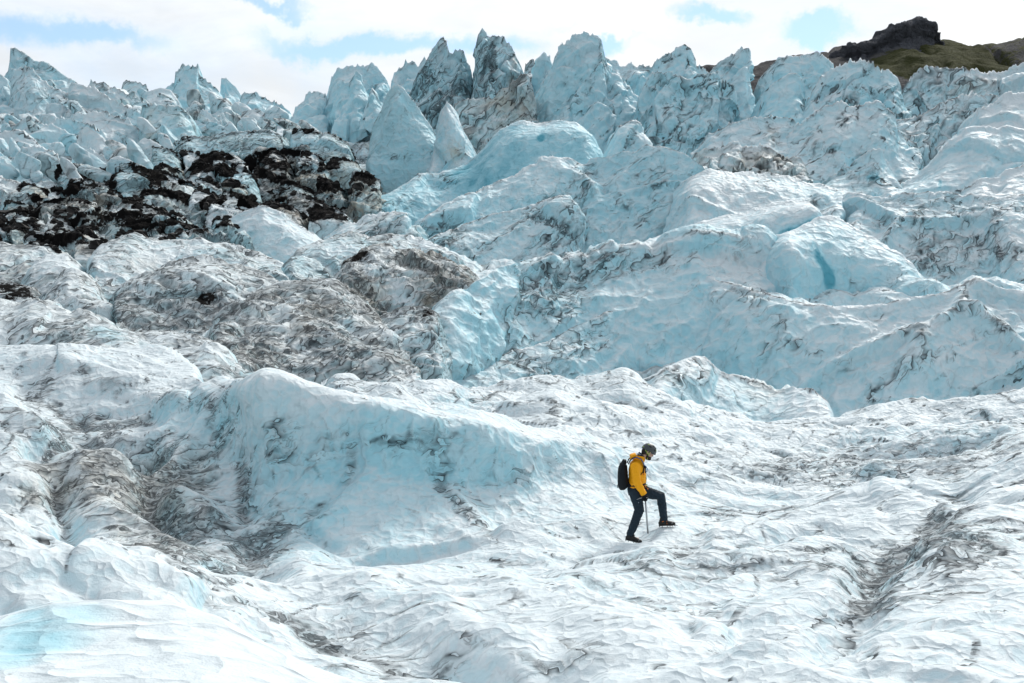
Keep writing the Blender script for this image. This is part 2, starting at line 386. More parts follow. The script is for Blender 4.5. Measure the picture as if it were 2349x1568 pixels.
RES = 3.0
def zone(px, py, sx, sy, rx, ry): return sst(np.hypot((px - sx) / rx, (py - sy) / ry), 1.1, .7)
def sheet(name, rows, counts, nu, mat, kind='ground', s=1., seed=1, amp=1., blue=.3, dirt=.1, warm=0, black=0, streak=None,
          spots=None, edge=0., crest_row=None, by='x', post=None, smooth_px=41, cups=None, feats=None):
    def smooth(A, k=smooth_px):
        ker = np.hanning(k | 1); ker /= ker.sum(); p_ = len(ker) // 2
        return np.stack([np.convolve(np.pad(A[:, c], p_, mode='edge'), ker, 'valid') for c in range(3)], 1)
    R = [W(*smooth(curve(r, nu, by)[:, :3], 9 if i == crest_row else smooth_px).T) for i, r in enumerate(rows)]
    P = catmull(R, counts); nv = P.shape[0]
    N = grid_normals(P)
    if (N[..., 1].mean() > 0 and abs(N[..., 1].mean()) > abs(N[..., 2].mean())) or (N[..., 2].mean() < 0 and abs(N[..., 1].mean()) <= abs(N[..., 2].mean())): N = -N
    Pf = P.reshape(-1, 3); Nf = N.reshape(-1, 3)
    h, fold = relief(Pf, kind, s, seed)
    if cups is not None:       # smooth scalloped wall inside the sheet
        px, py = to_px(Pf); w_ = zone(px, py, *cups[:4]); h2, fold2 = relief(Pf, 'cups', cups[4], seed + 3)
        h = h * (1 - w_) + (h2 - np.median(h2) + np.median(h)) * cups[5] * w_; fold = fold * (1 - w_) + fold2 * w_
    cd = np.full(nv, 1e3)
    if crest_row is not None:
        ci = sum(counts[:crest_row]); q = np.abs(np.arange(nv) - ci) * RES; q[ci+1:] *= 3; cd = q
    cdf = np.repeat(cd, nu)
    h = (h - np.median(h)) * amp * (.3 + .7 * sst(cdf, 0, 45))
    if feats:                  # gullies and humps: polyline, width (picture units), height in metres
        px, py = to_px(Pf); wv = fbm(Pf * .7 + 50, 3)
        for pts, wd, ht in feats:
            q = np.array(pts, float); dist = np.full(len(Pf), 1e9)
            for a_, b_ in zip(q[:-1], q[1:]):
                ab = b_ - a_; t = np.clip(((px - a_[0]) * ab[0] + (py - a_[1]) * ab[1]) / (ab @ ab), 0, 1)
                dist = np.minimum(dist, np.hypot(px - a_[0] - t * ab[0], (py - a_[1] - t * ab[1]) * 1.6))
            k = np.exp(-(np.maximum(0, dist + wv * wd * .8) / wd) ** 2)
            h = h + ht * k; fold = np.maximum(fold, (ht < 0) * .8 * np.exp(-(dist / (wd * .35)) ** 2))
    D = Pf + Nf * h[:, None]
    if post is not None: D = post(D)
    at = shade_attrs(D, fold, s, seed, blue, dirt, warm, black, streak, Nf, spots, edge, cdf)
    F = grid_faces(nv, nu)
    # faces must look outwards (towards the camera / up)
    return np_mesh(name, D, F[:, ::-1] if flip_needed(D, nv, nu) else F, mat, at)
def flip_needed(D, nv, nu):
    G = D.reshape(nv, nu, 3); i = nv // 3; j = nu // 2
    n = np.cross(G[i, j + 1] - G[i, j], G[i + 1, j] - G[i, j])
    return (n[2] - n[1]) < 0

def ridge(name, crest, d, foot, dfoot, label, cat='ice ridge', mat='mid', back=None, kind='flutes', s=1., seed=1, amp=1., blue=.45, dirt=.2,
          warm=0, black=0, streak=None, spots=None, edge=.35, bulge=.35, by='x', footx=None, caps=(True, True), group=None, kindtag=None, jag=1.0, res=None, spike=0., hold=.45):
    """one ridge or serac: traced crest at distance d, front falling to the foot line, back falling away behind it"""
    C = [list(c) for c in crest]
    dd = d if hasattr(d, '__len__') else None
    x0, x1 = C[0][0], C[-1][0]
    rows = []
    for i, c in enumerate(C):
        t = (c[0] - x0) / (x1 - x0)
        dist = np.interp(t, np.linspace(0, 1, len(dd)), dd) if dd is not None else d
        rows.append([c[0], c[1], dist])
    rows = np.array(rows)
    fx = footx or (x0 - .04 * (x1 - x0), x1 + .04 * (x1 - x0))
    if hasattr(foot, '__len__'): fpts = np.array(foot, float)
    else: fpts = np.array([[fx[0], foot], [fx[1], foot]], float)
    m = len(rows)
    res = res or RES
    Wd = max(abs(x1 - x0), 40); 
    th = back if back else .18 * Wd / FPX * rows[:, 2].mean() + 1.0
    al = np.hypot(np.diff(rows[:, 0]), np.diff(rows[:, 1])).sum() if by == 'arc' else Wd
    nu = int(max(Wd, al) / res) + 8
    cr = curve(rows, nu, by)
    ker = np.hanning(max(5, int(min(60, .14 * Wd) / res)) | 1); ker /= ker.sum(); pad = len(ker) // 2
    crs = cr.copy(); crs[:, 1] = np.convolve(np.pad(cr[:, 1], pad, mode='edge'), ker, 'valid')
    if jag:      # broken crest line
        q = np.stack([cr[:, 0] / (14 + 0 * cr[:, 0]), cr[:, 0] * 0 + seed * 3.3, cr[:, 0] * 0], 1)
        jm = np.clip(.75 + 1.6 * perlin(q * .35 + 30), .1, 1.9); cr[:, 1] += jag * jm * (4.0 * perlin(q * .7) + 4.5 * np.abs(perlin(q * 1.7 + 4)) + 1.1 * perlin(q * 4.5) - 5.0 * spike * (1 - np.abs(perlin(q * 1.3 + 8))) ** 5)
    ft = curve(fpts, nu, 'x'); dcr = cr[:, 2]
    dft = np.interp(np.linspace(0, 1, nu), np.linspace(0, 1, len(dfoot)), dfoot) if hasattr(dfoot, '__len__') else np.full(nu, float(dfoot))
    fd = dcr - dft
    crW = W(cr[:, 0], cr[:, 1], cr[:, 2]); csW = W(crs[:, 0], crs[:, 1] + 5, crs[:, 2]); ftW = W(ft[:, 0], ft[:, 1], fd)
    # caps: the ends turn backwards
    def bend(A, k):
        A = A.copy(); n = len(A); e = max(3, n // 10)
        for q in range(e):
            f = ((e - q) / e) ** 2
            if caps[0]: A[q, 1] += f * th * k
            if caps[1]: A[n - 1 - q, 1] += f * th * k
        return A
    crW = bend(crW, .45); csW = bend(csW, .45); ftW = bend(ftW, .7)
    up = crW[:, 2] - ftW[:, 2]
    m1 = ftW * .68 + csW * .32; m1[:, 1] -= bulge * dft * .30
    m2 = ftW * .30 + csW * .70; m2[:, 1] -= bulge * dft * .42
    m3 = ftW * .05 + csW * .95; m3[:, 1] -= bulge * dft * .12
    b1 = crW * .4 + csW * .6; b1[:, 1] += th * .45; b1[:, 2] -= .10 * up + .03 * th
    b2 = crW.copy(); b2[:, 1] += th; b2[:, 2] = crW[:, 2] - .55 * up
    b3 = crW.copy(); b3[:, 1] += th * 1.5; b3[:, 2] = ftW[:, 2] - .4
    low = ftW.copy(); low[:, 1] -= .12 * dft; low[:, 2] -= .6 + .28 * up
    H = max(20., abs((ft[:, 1] - cr[:, 1])).max())
    nf = max(4, int(H / res))
    counts = [2, max(2, int(nf * .32)), max(2, int(nf * .38)), max(2, int(nf * .29)), max(3, int(nf * .07)), max(4, int(nf * .12)), max(4, int(nf * .12)), 3]
    P = catmull([low, ftW, m1, m2, m3, crW, b1, b2, b3], counts); nv = P.shape[0]
    N = grid_normals(P); Pf = P.reshape(-1, 3)
    ci = sum(counts[:5])
    if N[:ci, :, 1].mean() > 0: N = -N
    kn = 13; Np = np.pad(N, ((0, 0), (kn // 2, kn // 2), (0, 0)), mode='edge'); N = sum(Np[:, i:i + nu] for i in range(kn)) / kn
    N /= np.linalg.norm(N, axis=2)[..., None] + 1e-9
    Nf = N.reshape(-1, 3)
    h, fold = relief(Pf, kind, s, seed)
    cdv = np.abs(np.arange(nv) - ci) * res; cdv[ci + 1:] *= 3
    cdf = np.repeat(cdv, nu)
    h = (h - np.median(h)) * amp
    h = h * (hold + (1 - hold) * sst(cdf, 0, 50))
    D = Pf + Nf * h[:, None]
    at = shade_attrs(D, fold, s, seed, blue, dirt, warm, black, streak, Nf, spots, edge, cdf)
    F = grid_faces(nv, nu)
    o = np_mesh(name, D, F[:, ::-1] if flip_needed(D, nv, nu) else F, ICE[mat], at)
    tag(o, label, cat if not kindtag else None, group, kindtag)
    return o

# ================================================================== the glacier floor
def row(xs, ys, ds): return list(zip(xs, ys, ds))
FEET = [(W(1446.6, 1246.0, 24.6), .44), (W(1534.3, 1206.0, 24.95), .36)]
def settle(D):
    for f, r in FEET:
        q = np.exp(-(((D[:, 0] - f[0]) / r) ** 2 + ((D[:, 1] - f[1]) / (r * 1.3)) ** 2) ** 1.5)
        q = q * (np.abs(D[:, 2] - f[2]) < 1.2)
        D[:, 2] = D[:, 2] * (1 - q) + f[2] * q
    return D
X = [-700, 0, 140, 225, 351, 467, 576, 700, 900, 1200, 1447, 1535, 1700, 2000, 2180, 2349, 3100]
r0 = row(X, [1760]*17, [9.5]*17)
r1 = row(X, [1590]*17, [12.6]*17)
r2 = row(X, [1330, 1350, 1385, 1395, 1415, 1435, 1455, 1470, 1480, 1475, 1470, 1470, 1475, 1480, 1470, 1460, 1450], [14.3]*6 + [15]*11)
r3 = row(X, [1050, 1133, 1226, 1240, 1298, 1338, 1365, 1390, 1400, 1392, 1380, 1378, 1385, 1400, 1370, 1340, 1330], [16.3]*4 + [16.6, 17, 17.3, 17.5, 17.8, 18, 18, 18, 18, 17.6, 17.6, 17.6, 17.6])
r4 = row(X, [1190, 1240, 1310, 1325, 1370, 1385, 1380, 1362, 1350, 1325, 1308, 1300, 1312, 1350, 1300, 1265, 1260], [18.5]*4 + [18.8, 19.2, 19.6, 20, 20.2, 20.6, 21, 21, 20.8, 19.6, 19.6, 19.6, 19.6])
r5 = row(X, [1140, 1190, 1250, 1262, 1300, 1330, 1345, 1325, 1295, 1262, 1241.5, 1212.5, 1222, 1285, 1235, 1195, 1190], [22]*4 + [22.4, 22.6, 22.8, 22.8, 23, 23.6, 24.6, 24.95, 24.6, 22.4, 22, 22, 22])
r6 = row(X, [1040, 1070, 1100, 1110, 1130, 1140, 1150, 1140, 1125, 1135, 1165, 1160, 1165, 1195, 1165, 1140, 1130], [26]*4 + [25.8, 25.6, 25.4, 25.3, 25.4, 25.8, 27.2, 27.4, 27.2, 25.5, 25.2, 25.2, 25.2])
Xc = [-700, 0, 60, 130, 250, 330, 450, 520, 560, 600, 650, 720, 800, 860, 940, 1010, 1080, 1150, 1240, 1330, 1420, 1500, 1600, 1700, 1800, 1900, 2000, 2100, 2200, 2349, 3100]
Yc = [770, 795, 790, 803, 800, 822, 868, 893, 880, 861, 862, 885, 905, 925, 940, 960, 962, 980, 1005, 1020, 1045, 1056, 1080, 1108, 1122, 1128, 1138, 1130, 1112, 1085, 1060]
Dc = [36, 36, 36, 36, 36, 35, 32, 28.5, 26.8, 26.1, 26.1, 26.1, 26.1, 26.1, 26.2, 26.3, 26.5, 26.8, 27.6, 29, 30, 30.5, 30.5, 30, 29.5, 29, 28.5, 27.8, 27.4, 27, 27]
r7 = list(zip(Xc, Yc, Dc))
r8 = [(x, y + (22 if x < 1300 else 6), d + 2.2) for x, y, d in r7]
r9 = [(x, y + (95 if x < 1300 else 45), d + 4.5) for x, y, d in r7]
gspots = [(160, 1010, 200, 90, -10, 'dirt', .8), (300, 1130, 240, 120, -25, 'dirt', 1.0), (430, 1240, 150, 90, -30, 'dirt', 1.1), (380, 1210, 70, 70, -40, 'dirt', .8), (90, 1150, 140, 70, -20, 'dirt', .7), (270, 1010, 160, 40, -10, 'dirt', .6), (560, 1120, 90, 140, 10, 'dirt', .35), (900, 1000, 60, 40, 0, 'dirt', .4), (1150, 1120, 160, 60, 20, 'dirt', .22), (560, 1330, 120, 50, 0, 'dirt', .6),
          (100, 1120, 120, 90, 0, 'warm', .5), (330, 1150, 160, 110, 0, 'warm', .55), (640, 985, 60, 90, 10, 'dirt', .6), (520, 990, 40, 70, 20, 'dirt', .7),
          (700, 1100, 300, 180, 0, 'blue', .26), (950, 1060, 330, 120, 10, 'blue', .26), (1100, 1150, 200, 110, 0, 'blue', .18),  # wall face: blue ice, its shade also put into the colour
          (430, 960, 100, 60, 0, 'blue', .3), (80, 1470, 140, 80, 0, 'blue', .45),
          (2080, 1280, 190, 100, 35, 'dirt', .9), (2140, 1200, 110, 50, 35, 'dirt', .7), (2010, 1390, 80, 30, 20, 'dirt', .6), (2200, 1340, 120, 30, 30, 'dirt', .5), (1990, 1250, 160, 30, 10, 'dirt', .6), (2200, 1220, 130, 60, 20, 'dirt', .5), (2240, 1330, 120, 40, 30, 'dirt', .35),
          (1650, 1290, 170, 45, -8, 'dirt', .35), (1760, 1180, 150, 30, -5, 'dirt', .35), (1500, 1290, 200, 40, 0, 'dirt', .3), (1900, 1180, 200, 30, 0, 'dirt', .3),
          (760, 1440, 220, 50, -15, 'dirt', .55), (940, 1530, 200, 50, -8, 'dirt', .65), (1150, 1540, 160, 40, 0, 'dirt', .5), (820, 1380, 120, 25, -12, 'dirt', .4),
          (1300, 1400, 250, 40, 0, 'dirt', .25), (560, 1390, 110, 25, -20, 'dirt', .5), (700, 1040, 150, 60, 20, 'dirt', .25), (1020, 1010, 50, 60, 0, 'dirt', .3),
          (200, 880, 180, 30, -10, 'dirt', .35), (330, 890, 150, 25, -12, 'dirt', .35), (90, 1320, 200, 90, -20, 'clean', .8), (250, 1480, 380, 110, -10, 'clean', .7),
          (1480, 1235, 90, 30, 0, 'clean', .4)]
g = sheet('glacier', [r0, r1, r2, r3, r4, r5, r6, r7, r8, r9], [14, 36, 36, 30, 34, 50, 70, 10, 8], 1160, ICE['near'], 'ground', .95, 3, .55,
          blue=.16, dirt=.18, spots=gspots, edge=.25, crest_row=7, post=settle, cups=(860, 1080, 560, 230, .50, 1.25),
          feats=[([(2190, 1150), (2090, 1240), (2010, 1310), (1960, 1400), (1880, 1480)], 55, -.26), ([(1760, 1290), (1900, 1330)], 110, .28), ([(2150, 1270), (2250, 1210), (2380, 1150)], 100, .45), ([(2040, 1150), (2160, 1160)], 40, .2),
                 ([(480, 1375), (700, 1420), (950, 1480), (1300, 1540)], 40, -.25), ([(700, 1370), (1000, 1420), (1200, 1480)], 36, .15), ([(1620, 1480), (1850, 1540)], 80, .22), ([(2040, 1480), (2300, 1440)], 70, .22),
                 ([(1300, 1330), (1600, 1300)], 60, .16), ([(1180, 1400), (1500, 1440)], 60, .14), ([(1640, 1235), (1800, 1215), (2000, 1195)], 26, .16), ([(1560, 1290), (1800, 1255)], 24, -.16),
                 ([(1350, 1380), (1650, 1390)], 26, -.15), ([(1700, 1430), (1830, 1470)], 30, -.22), ([(200, 1100), (290, 1090)], 60, .35), ([(410, 1150), (470, 1200)], 50, .3), ([(90, 1060), (180, 1010), (330, 1040)], 40, -.45), ([(320, 1060), (350, 1170), (420, 1260)], 40, -.38),
                 ([(130, 1120), (170, 1230)], 36, -.4), ([(0, 960), (120, 1020)], 50, .45), ([(150, 870), (400, 930)], 50, .3), ([(60, 900), (200, 960), (340, 960)], 36, -.3), ([(520, 1050), (560, 1180)], 40, -.2)])
tag(g, kind='structure')

# near white mound at the foot of the picture
n0 = [(-300, 1900, 6.5), (1200, 1900, 6.5)]
n1 = [(-300, 1640, 8.2), (0, 1640, 8.2), (500, 1650, 8.2), (1200, 1800, 8.2)]
n2 = [(-300, 1480, 9.6), (0, 1500, 9.6), (220, 1500, 9.6), (420, 1490, 9.6), (600, 1540, 9.4), (760, 1600, 9.2), (1200, 1760, 9)]
n3 = [(-300, 1460, 11.3), (0, 1418, 11.3), (120, 1385, 11.3), (250, 1380, 11.3), (400, 1388, 11.2), (500, 1414, 11), (597, 1463, 10.8), (642, 1484, 10.7), (702, 1516, 10.6), (795, 1551, 10.4), (900, 1600, 10.2), (1200, 1740, 10)]
n4 = [(x, y + 60, d + 1.6) for x, y, d in n3]
n5 = [(x, y + 190, d + 2.6) for x, y, d in n3]
# hollow of bare blue ice in the mound
mspots = [(70, 1460, 150, 75, 20, 'blue', 1.0), (10, 1550, 60, 14, 15, 'dirt', .7), (330, 1440, 120, 30, -15, 'dirt', .25)]
g2 = sheet('snow_mound', [n0, n1, n2, n3, n4, n5], [8, 30, 30, 12, 6], 460, ICE['smooth'], 'ground', 1.6, 11, .14, blue=-.2, dirt=.0, spots=mspots, edge=.0, crest_row=3)
tag(g2, 'smooth white ice mound with a pale blue hollow, nearest to the viewer', 'ice mound')

# the slope behind: rises under all the ridges and runs on to the far ice plateau
BX = [-500, 0, 350, 700, 1000, 1400, 1800, 2100, 2349, 2900]
def brow(d, ys): return list(zip(BX, ys, [d] * len(BX)))
base_rows = [brow(29, [1600]*10), brow(34, [1010, 1010, 1020, 1060, 1150, 1230, 1260, 1260, 1250, 1250]), brow(42, [880, 880, 900, 930, 1000, 1040, 1100, 1100, 1080, 1060]),
             brow(50, [790, 790, 800, 810, 900, 960, 1010, 1010, 980, 980]), brow(58, [690, 690, 680, 690, 740, 800, 820, 800, 790, 790]),
             brow(68, [590, 590, 580, 590, 600, 640, 640, 640, 640, 640]), brow(80, [470, 470, 470, 520, 560, 560, 520, 500, 490, 490]),
             brow(95, [360, 370, 390, 410, 430, 430, 420, 400, 370, 360]), brow(112, [260, 280, 320, 330, 330, 320, 310, 290, 280, 270]),
             brow(135, [215, 225, 260, 280, 260, 230, 240, 250, 250, 250]), brow(180, [230, 235, 260, 290, 270, 250, 260, 270, 270, 270]),
             brow(400, [420]*10), brow(1200, [640]*10), brow(4500, [760]*10)]
b = sheet('glacier_slope', base_rows, [14, 26, 26, 26, 26, 26, 30, 30, 24, 10, 8, 8, 8], 520, ICE['mid'], 'rough', 1.5, 5, .5, blue=.35, dirt=.3,
          spots=[(430, 450, 460, 130, -8, 'black', .8), (1700, 390, 150, 40, 0, 'warm', .8), (1760, 390, 150, 50, 0, 'dirt', .8)])
tag(b, kind='structure')

# snowy shelf behind the blue wall
shelf_c = [(690, 900), (734, 863), (818, 872), (902, 869), (1004, 876), (1085, 886), (1208, 897), (1268, 886), (1331, 897), (1433, 876), (1529, 912), (1645, 935),
           (1754, 963), (1922, 962), (2020, 939), (2126, 925), (2266, 900), (2349, 897), (2500, 880)]
ridge('ice_shelf', shelf_c, [36, 39, 42, 43, 44, 44, 42], [(640, 1060), (900, 1060), (1250, 1110), (1500, 1160), (1800, 1210), (2000, 1215), (2349, 1190), (2540, 1180)], [5, 8, 11, 12, 12, 12, 12],
      'broad snowy ice shelf rising behind the person, below the blue ice wall', 'ice shelf', 'near', back=6, kind='ground', s=.75, seed=21, amp=.75, blue=.08, dirt=.30,
      spots=[(1260, 955, 70, 22, 25, 'dirt', .8), (1900, 1060, 300, 50, 0, 'dirt', .35), (2260, 1080, 130, 60, 10, 'dirt', .4), (1330, 960, 200, 30, -15, 'dirt', .2), (1050, 915, 110, 30, 0, 'blue', .3),
             (2100, 1000, 250, 40, 5, 'blue', .3), (1700, 1000, 200, 30, -15, 'clean', .6)], edge=.1, bulge=.0, jag=.6, caps=(True, False))

R = ridge
# ------------------------------------------------------------------ the blue wall and what stands on it
R('ice_wall', [(850, 850), (880, 812), (945, 770), (1008, 707), (1039, 672), (1085, 647), (1155, 605), (1233, 584), (1261, 581), (1289, 604), (1313, 595), (1348, 588), (1401, 565), (1436, 563), (1478, 554),
   (1499, 568), (1529, 560), (1599, 547), (1635, 553), (1705, 560), (1747, 553), (1771, 574), (1789, 605), (1810, 628), (1880, 651), (1958, 681), (2000, 670), (2091, 681), (2186, 670), (2231, 630), (2349, 654), (2480, 640)],
  [50, 53, 58, 60, 60, 60, 59, 58, 58, 58], [(820, 930), (1208, 940), (1500, 950), (1750, 1000), (1930, 1000), (2100, 965), (2349, 935), (2500, 920)], [2, 4, 5.5, 5.5, 5.5, 6, 6.5],
  'long pale blue ice wall with cup-shaped hollows across the middle', 'ice wall', 'mid', back=7, kind='cups', s=0.84, seed=31, amp=.85, blue=.52, dirt=.12, streak=(.55, .83, .55),
  spots=[(1240, 640, 50, 90, -25, 'dirt', 1.0), (1320, 660, 36, 100, -30, 'dirt', 1.0), (1290, 620, 16, 60, -20, 'dirt', .8), (1090, 850, 120, 40, 20, 'dirt', .6), (1200, 840, 100, 40, 25, 'dirt', .45), (1560, 600, 120, 30, 15, 'dirt', .4),
         (1770, 780, 28, 95, -22, 'dirt', .8), (1840, 800, 60, 30, -20, 'dirt', .4), (1730, 680, 60, 22, -25, 'dirt', .6), (2050, 860, 200, 25, 25, 'dirt', .4), (2200, 760, 300, 120, 0, 'blue', -.3),
         (1700, 640, 160, 40, -20, 'blue', -.35), (960, 800, 100, 80, 30, 'dirt', .35), (1640, 590, 130, 30, 0, 'blue', -.5), (1420, 620, 100, 40, 0, 'dirt', .3)], edge=.4, bulge=.5, caps=(True, False))
R('ice_ridge', [(940, 880), (980, 862), (1085, 827), (1176, 800), (1240, 781), (1331, 735), (1419, 707), (1470, 694), (1540, 680)], [50, 52, 53.5, 55, 57, 59.5],
  [(930, 930), (1208, 935), (1400, 940), (1560, 930)], [2.2, 2.6, 2.8, 2.8, 2.8], 'slanting pale ice rib with a dark cracked crest, low on the blue wall', mat='mid', back=5, kind='cups', s=0.72, seed=33, amp=.7, blue=.5, dirt=.18,
  streak=(.5, .86, .7), edge=.9, bulge=.6, spots=[(1100, 870, 120, 36, 20, 'dirt', .8), (1230, 850, 60, 60, 30, 'dirt', .4), (1300, 790, 40, 90, -35, 'dirt', 1.0), (1360, 770, 30, 60, -35, 'dirt', .7)])
R('ice_ridge', [(1480, 880), (1529, 846), (1606, 825), (1645, 851), (1705, 862), (1754, 872), (1785, 893), (1817, 881), (1863, 890), (1901, 921), (1933, 955)], [44, 47, 48, 48, 47, 46],
  [(1470, 960), (1645, 970), (1754, 1000), (1940, 1000)], 2.6, 'low cracked ice rim with rounded pale blue end, above the snowy shelf', mat='mid', back=4, kind='cups', s=0.62, seed=35, amp=.5, blue=.35, dirt=.2, edge=1.0,
  spots=[(1580, 850, 90, 30, 0, 'dirt', .5), (1740, 900, 60, 40, 0, 'warm', .3), (1880, 930, 70, 40, 0, 'blue', -.3)])
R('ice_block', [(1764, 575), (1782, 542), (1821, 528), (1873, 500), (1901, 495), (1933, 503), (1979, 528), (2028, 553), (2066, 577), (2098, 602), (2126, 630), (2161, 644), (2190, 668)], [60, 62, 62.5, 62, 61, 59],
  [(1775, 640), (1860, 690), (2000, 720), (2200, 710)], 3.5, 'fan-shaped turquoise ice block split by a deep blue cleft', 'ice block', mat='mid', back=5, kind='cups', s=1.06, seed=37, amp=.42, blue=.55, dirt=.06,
  spots=[(1885, 600, 12, 60, 25, 'blue', 1.3), (1900, 640, 16, 40, 0, 'blue', 1.2), (2050, 650, 120, 30, 0, 'dirt', .25), (1940, 600, 20, 60, -30, 'dirt', .3), (1830, 590, 60, 50, 0, 'blue', -.35)], edge=.4, bulge=.7)  # last spot pales the left side, painting in its brighter light
R('ice_ridge', [(1440, 572), (1480, 548), (1540, 530), (1600, 510), (1663, 491), (1697, 489), (1775, 467), (1835, 462), (1866, 469), (1884, 485), (1889, 510)], [63, 65, 66.5, 66.5, 66, 65],
  [(1430, 620), (1640, 610), (1800, 600), (1893, 560)], 3.2, 'rounded ice lip overhanging a turquoise hollow, left of the fan-shaped block', mat='mid', back=4, kind='cups', s=0.77, seed=39, amp=.5, blue=.32, dirt=.06,
  spots=[(1850, 530, 50, 22, 30, 'blue', 1.4), (1800, 555, 40, 18, 30, 'blue', 1.0), (1600, 560, 60, 20, 0, 'dirt', .4)], edge=.15, bulge=1.2)
R('ice_ridge', [(860, 560), (913, 537), (1008, 485), (1050, 460), (1085, 446), (1131, 428), (1176, 411), (1205, 390), (1233, 379), (1240, 362), (1261, 360), (1313, 362), (1345, 369), (1352, 355), (1384, 349), (1429, 341),
   (1457, 346), (1482, 334), (1529, 337), (1568, 348), (1596, 362), (1628, 388), (1680, 430), (1720, 470)], [70, 74, 77, 78, 78, 77, 74], [(840, 620), (1100, 650), (1300, 640), (1500, 620), (1740, 590)], [2, 5, 5.5, 5, 4],
  'great sloping blue ice ridge climbing from the dirty hollow to the centre', mat='mid', back=7, kind='cups', s=0.91, seed=41, amp=.8, blue=.55, dirt=.16, streak=(.62, .78, .6),
  spots=[(1290, 520, 40, 90, -5, 'dirt', .8), (1320, 420, 26, 60, 0, 'dirt', .7), (1340, 390, 22, 30, 0, 'dirt', .6), (1220, 500, 120, 24, 25, 'dirt', .45), (1480, 400, 60, 40, 0, 'dirt', .3), (1450, 500, 90, 30, 20, 'dirt', .35),
         (1040, 570, 60, 50, 0, 'dirt', .4), (1000, 545, 60, 25, 0, 'dirt', .5)], edge=.3, bulge=.3)
R('ice_ridge', [(1560, 420), (1628, 388), (1655, 397), (1705, 397), (1772, 400), (1820, 404), (1852, 416), (1880, 418), (1919, 432), (1937, 446), (1955, 448)], [74, 75, 75, 73], [(1540, 520), (1700, 510), (1960, 520)], 5,
  'smooth pale ice swell below the brown rubble', mat='mid', back=5, kind='cups', s=0.96, seed=43, amp=.6, blue=.35, dirt=.08, edge=.3, spots=[(1800, 440, 120, 20, -15, 'dirt', .3), (1880, 470, 50, 20, -15, 'dirt', .4)])
R('ice_ridge', [(1925, 470), (1950, 441), (1979, 442), (2020, 446), (2056, 441), (2126, 437), (2189, 441), (2231, 446), (2266, 449), (2294, 456), (2349, 452), (2480, 440)], [71, 71, 70, 70], [(1900, 560), (2060, 640), (2200, 690), (2500, 700)], 5.5,
  'cracked ice bank with black-streaked hollow at the picture edge', mat='mid', back=5, kind='cups', s=0.86, seed=45, amp=.7, blue=.35, dirt=.2, edge=.3, caps=(True, False),
  spots=[(2130, 580, 45, 60, 0, 'dirt', 1.0), (2220, 580, 100, 55, -10, 'dirt', .8), (2330, 600, 50, 40, 0, 'dirt', .5), (2100, 500, 160, 16, 5, 'dirt', .5), (2290, 500, 18, 70, 20, 'dirt', .5), (2160, 620, 50, 22, 0, 'dirt', .8), (2230, 560, 200, 60, 0, 'blue', -.2)], bulge=.2)
R('ice_ridge', [(1500, 625), (1560, 628), (1640, 642), (1697, 658), (1736, 672), (1789, 686), (1845, 700), (1908, 703), (1985, 700), (2050, 690), (2110, 676), (2180, 664), (2240, 640), (2349, 662), (2480, 650)], [60.5, 58, 56, 55, 55, 55.3, 55.6, 56], [(1480, 950), (1750, 1000), (1930, 1000), (2100, 965), (2349, 935), (2500, 920)], [3, 4, 4.5, 4.5, 4.5],
  'scalloped pale ice step with a thin dark crest, below the fan-shaped block', mat='mid', back=2.2, kind='cups', s=.85, seed=46, amp=.8, blue=.38, dirt=.12, streak=(.6, .8, .45), edge=.7, bulge=.35, caps=(False, False), hold=.2,
  spots=[(1770, 790, 26, 100, -25, 'dirt', 1.0), (1840, 800, 70, 26, -20, 'dirt', .6), (1730, 680, 60, 22, -25, 'dirt', .7), (2050, 860, 200, 25, 25, 'dirt', .5), (2250, 760, 250, 120, 0, 'blue', -.25)])
R('ice_ridge', [(900, 600), (930, 578), (1008, 537), (1068, 512), (1131, 490), (1190, 478), (1260, 455), (1310, 446), (1332, 470), (1340, 520)], [66, 69.5, 71, 72, 72.5, 73], [(890, 650), (1100, 660), (1350, 650)], [2, 3, 3.5, 3.5],
  'lower parallel ice ridge ending at a black vertical cleft, centre', mat='mid', back=3, kind='cups', s=.85, seed=48, amp=.75, blue=.5, dirt=.15, streak=(.62, .78, .5), edge=.55, bulge=.3, hold=.2,
  spots=[(1325, 500, 18, 80, -8, 'dirt', 1.1), (1200, 520, 120, 20, 25, 'dirt', .5), (1290, 560, 30, 60, -10, 'dirt', .9), (1040, 570, 60, 40, 0, 'dirt', .5)])  # dark upright spot marks the cleft in colour
# dome and its neighbours
R('ice_dome', [(790, 505), (829, 470), (882, 442), (931, 418), (959, 395), (1001, 397), (1036, 386), (1071, 369), (1106, 337), (1127, 309), (1148, 291), (1180, 276), (1201, 273), (1233, 277), (1243, 279), (1282, 272), (1310, 276), (1338, 291),
   (1359, 309), (1373, 330), (1388, 352)], [80, 84, 86, 86, 85], [(780, 560), (950, 540), (1150, 470), (1300, 430), (1400, 420)], 4.5, 'rounded blue ice dome with scalloped face and white rim', 'ice dome', mat='mid', back=5, kind='cups', s=0.96, seed=47, amp=.5, blue=.85, dirt=.05,
  spots=[(1240, 318, 12, 10, 0, 'blue', 1.2), (1290, 318, 60, 8, 0, 'dirt', .4), (900, 480, 80, 30, 20, 'dirt', .45), (1010, 430, 50, 30, 0, 'dirt', .4), (1230, 285, 40, 10, 0, 'blue', -.7), (850, 500, 60, 30, 0, 'dirt', .5), (1080, 420, 50, 50, 0, 'blue', .25)], edge=.4, bulge=.6)
R('serac', [(1385, 350), (1401, 316), (1419, 288), (1436, 281), (1457, 279), (1475, 295), (1489, 316), (1500, 345)], 88, 380, 2.5, 'small blunt white ice knob right beside the blue dome', 'serac', 'mid', 3, 'flutes', 0.50, 49, .6, .4, .12, edge=.3, spots=[(1450, 310, 10, 30, -20, 'dirt', .7)])
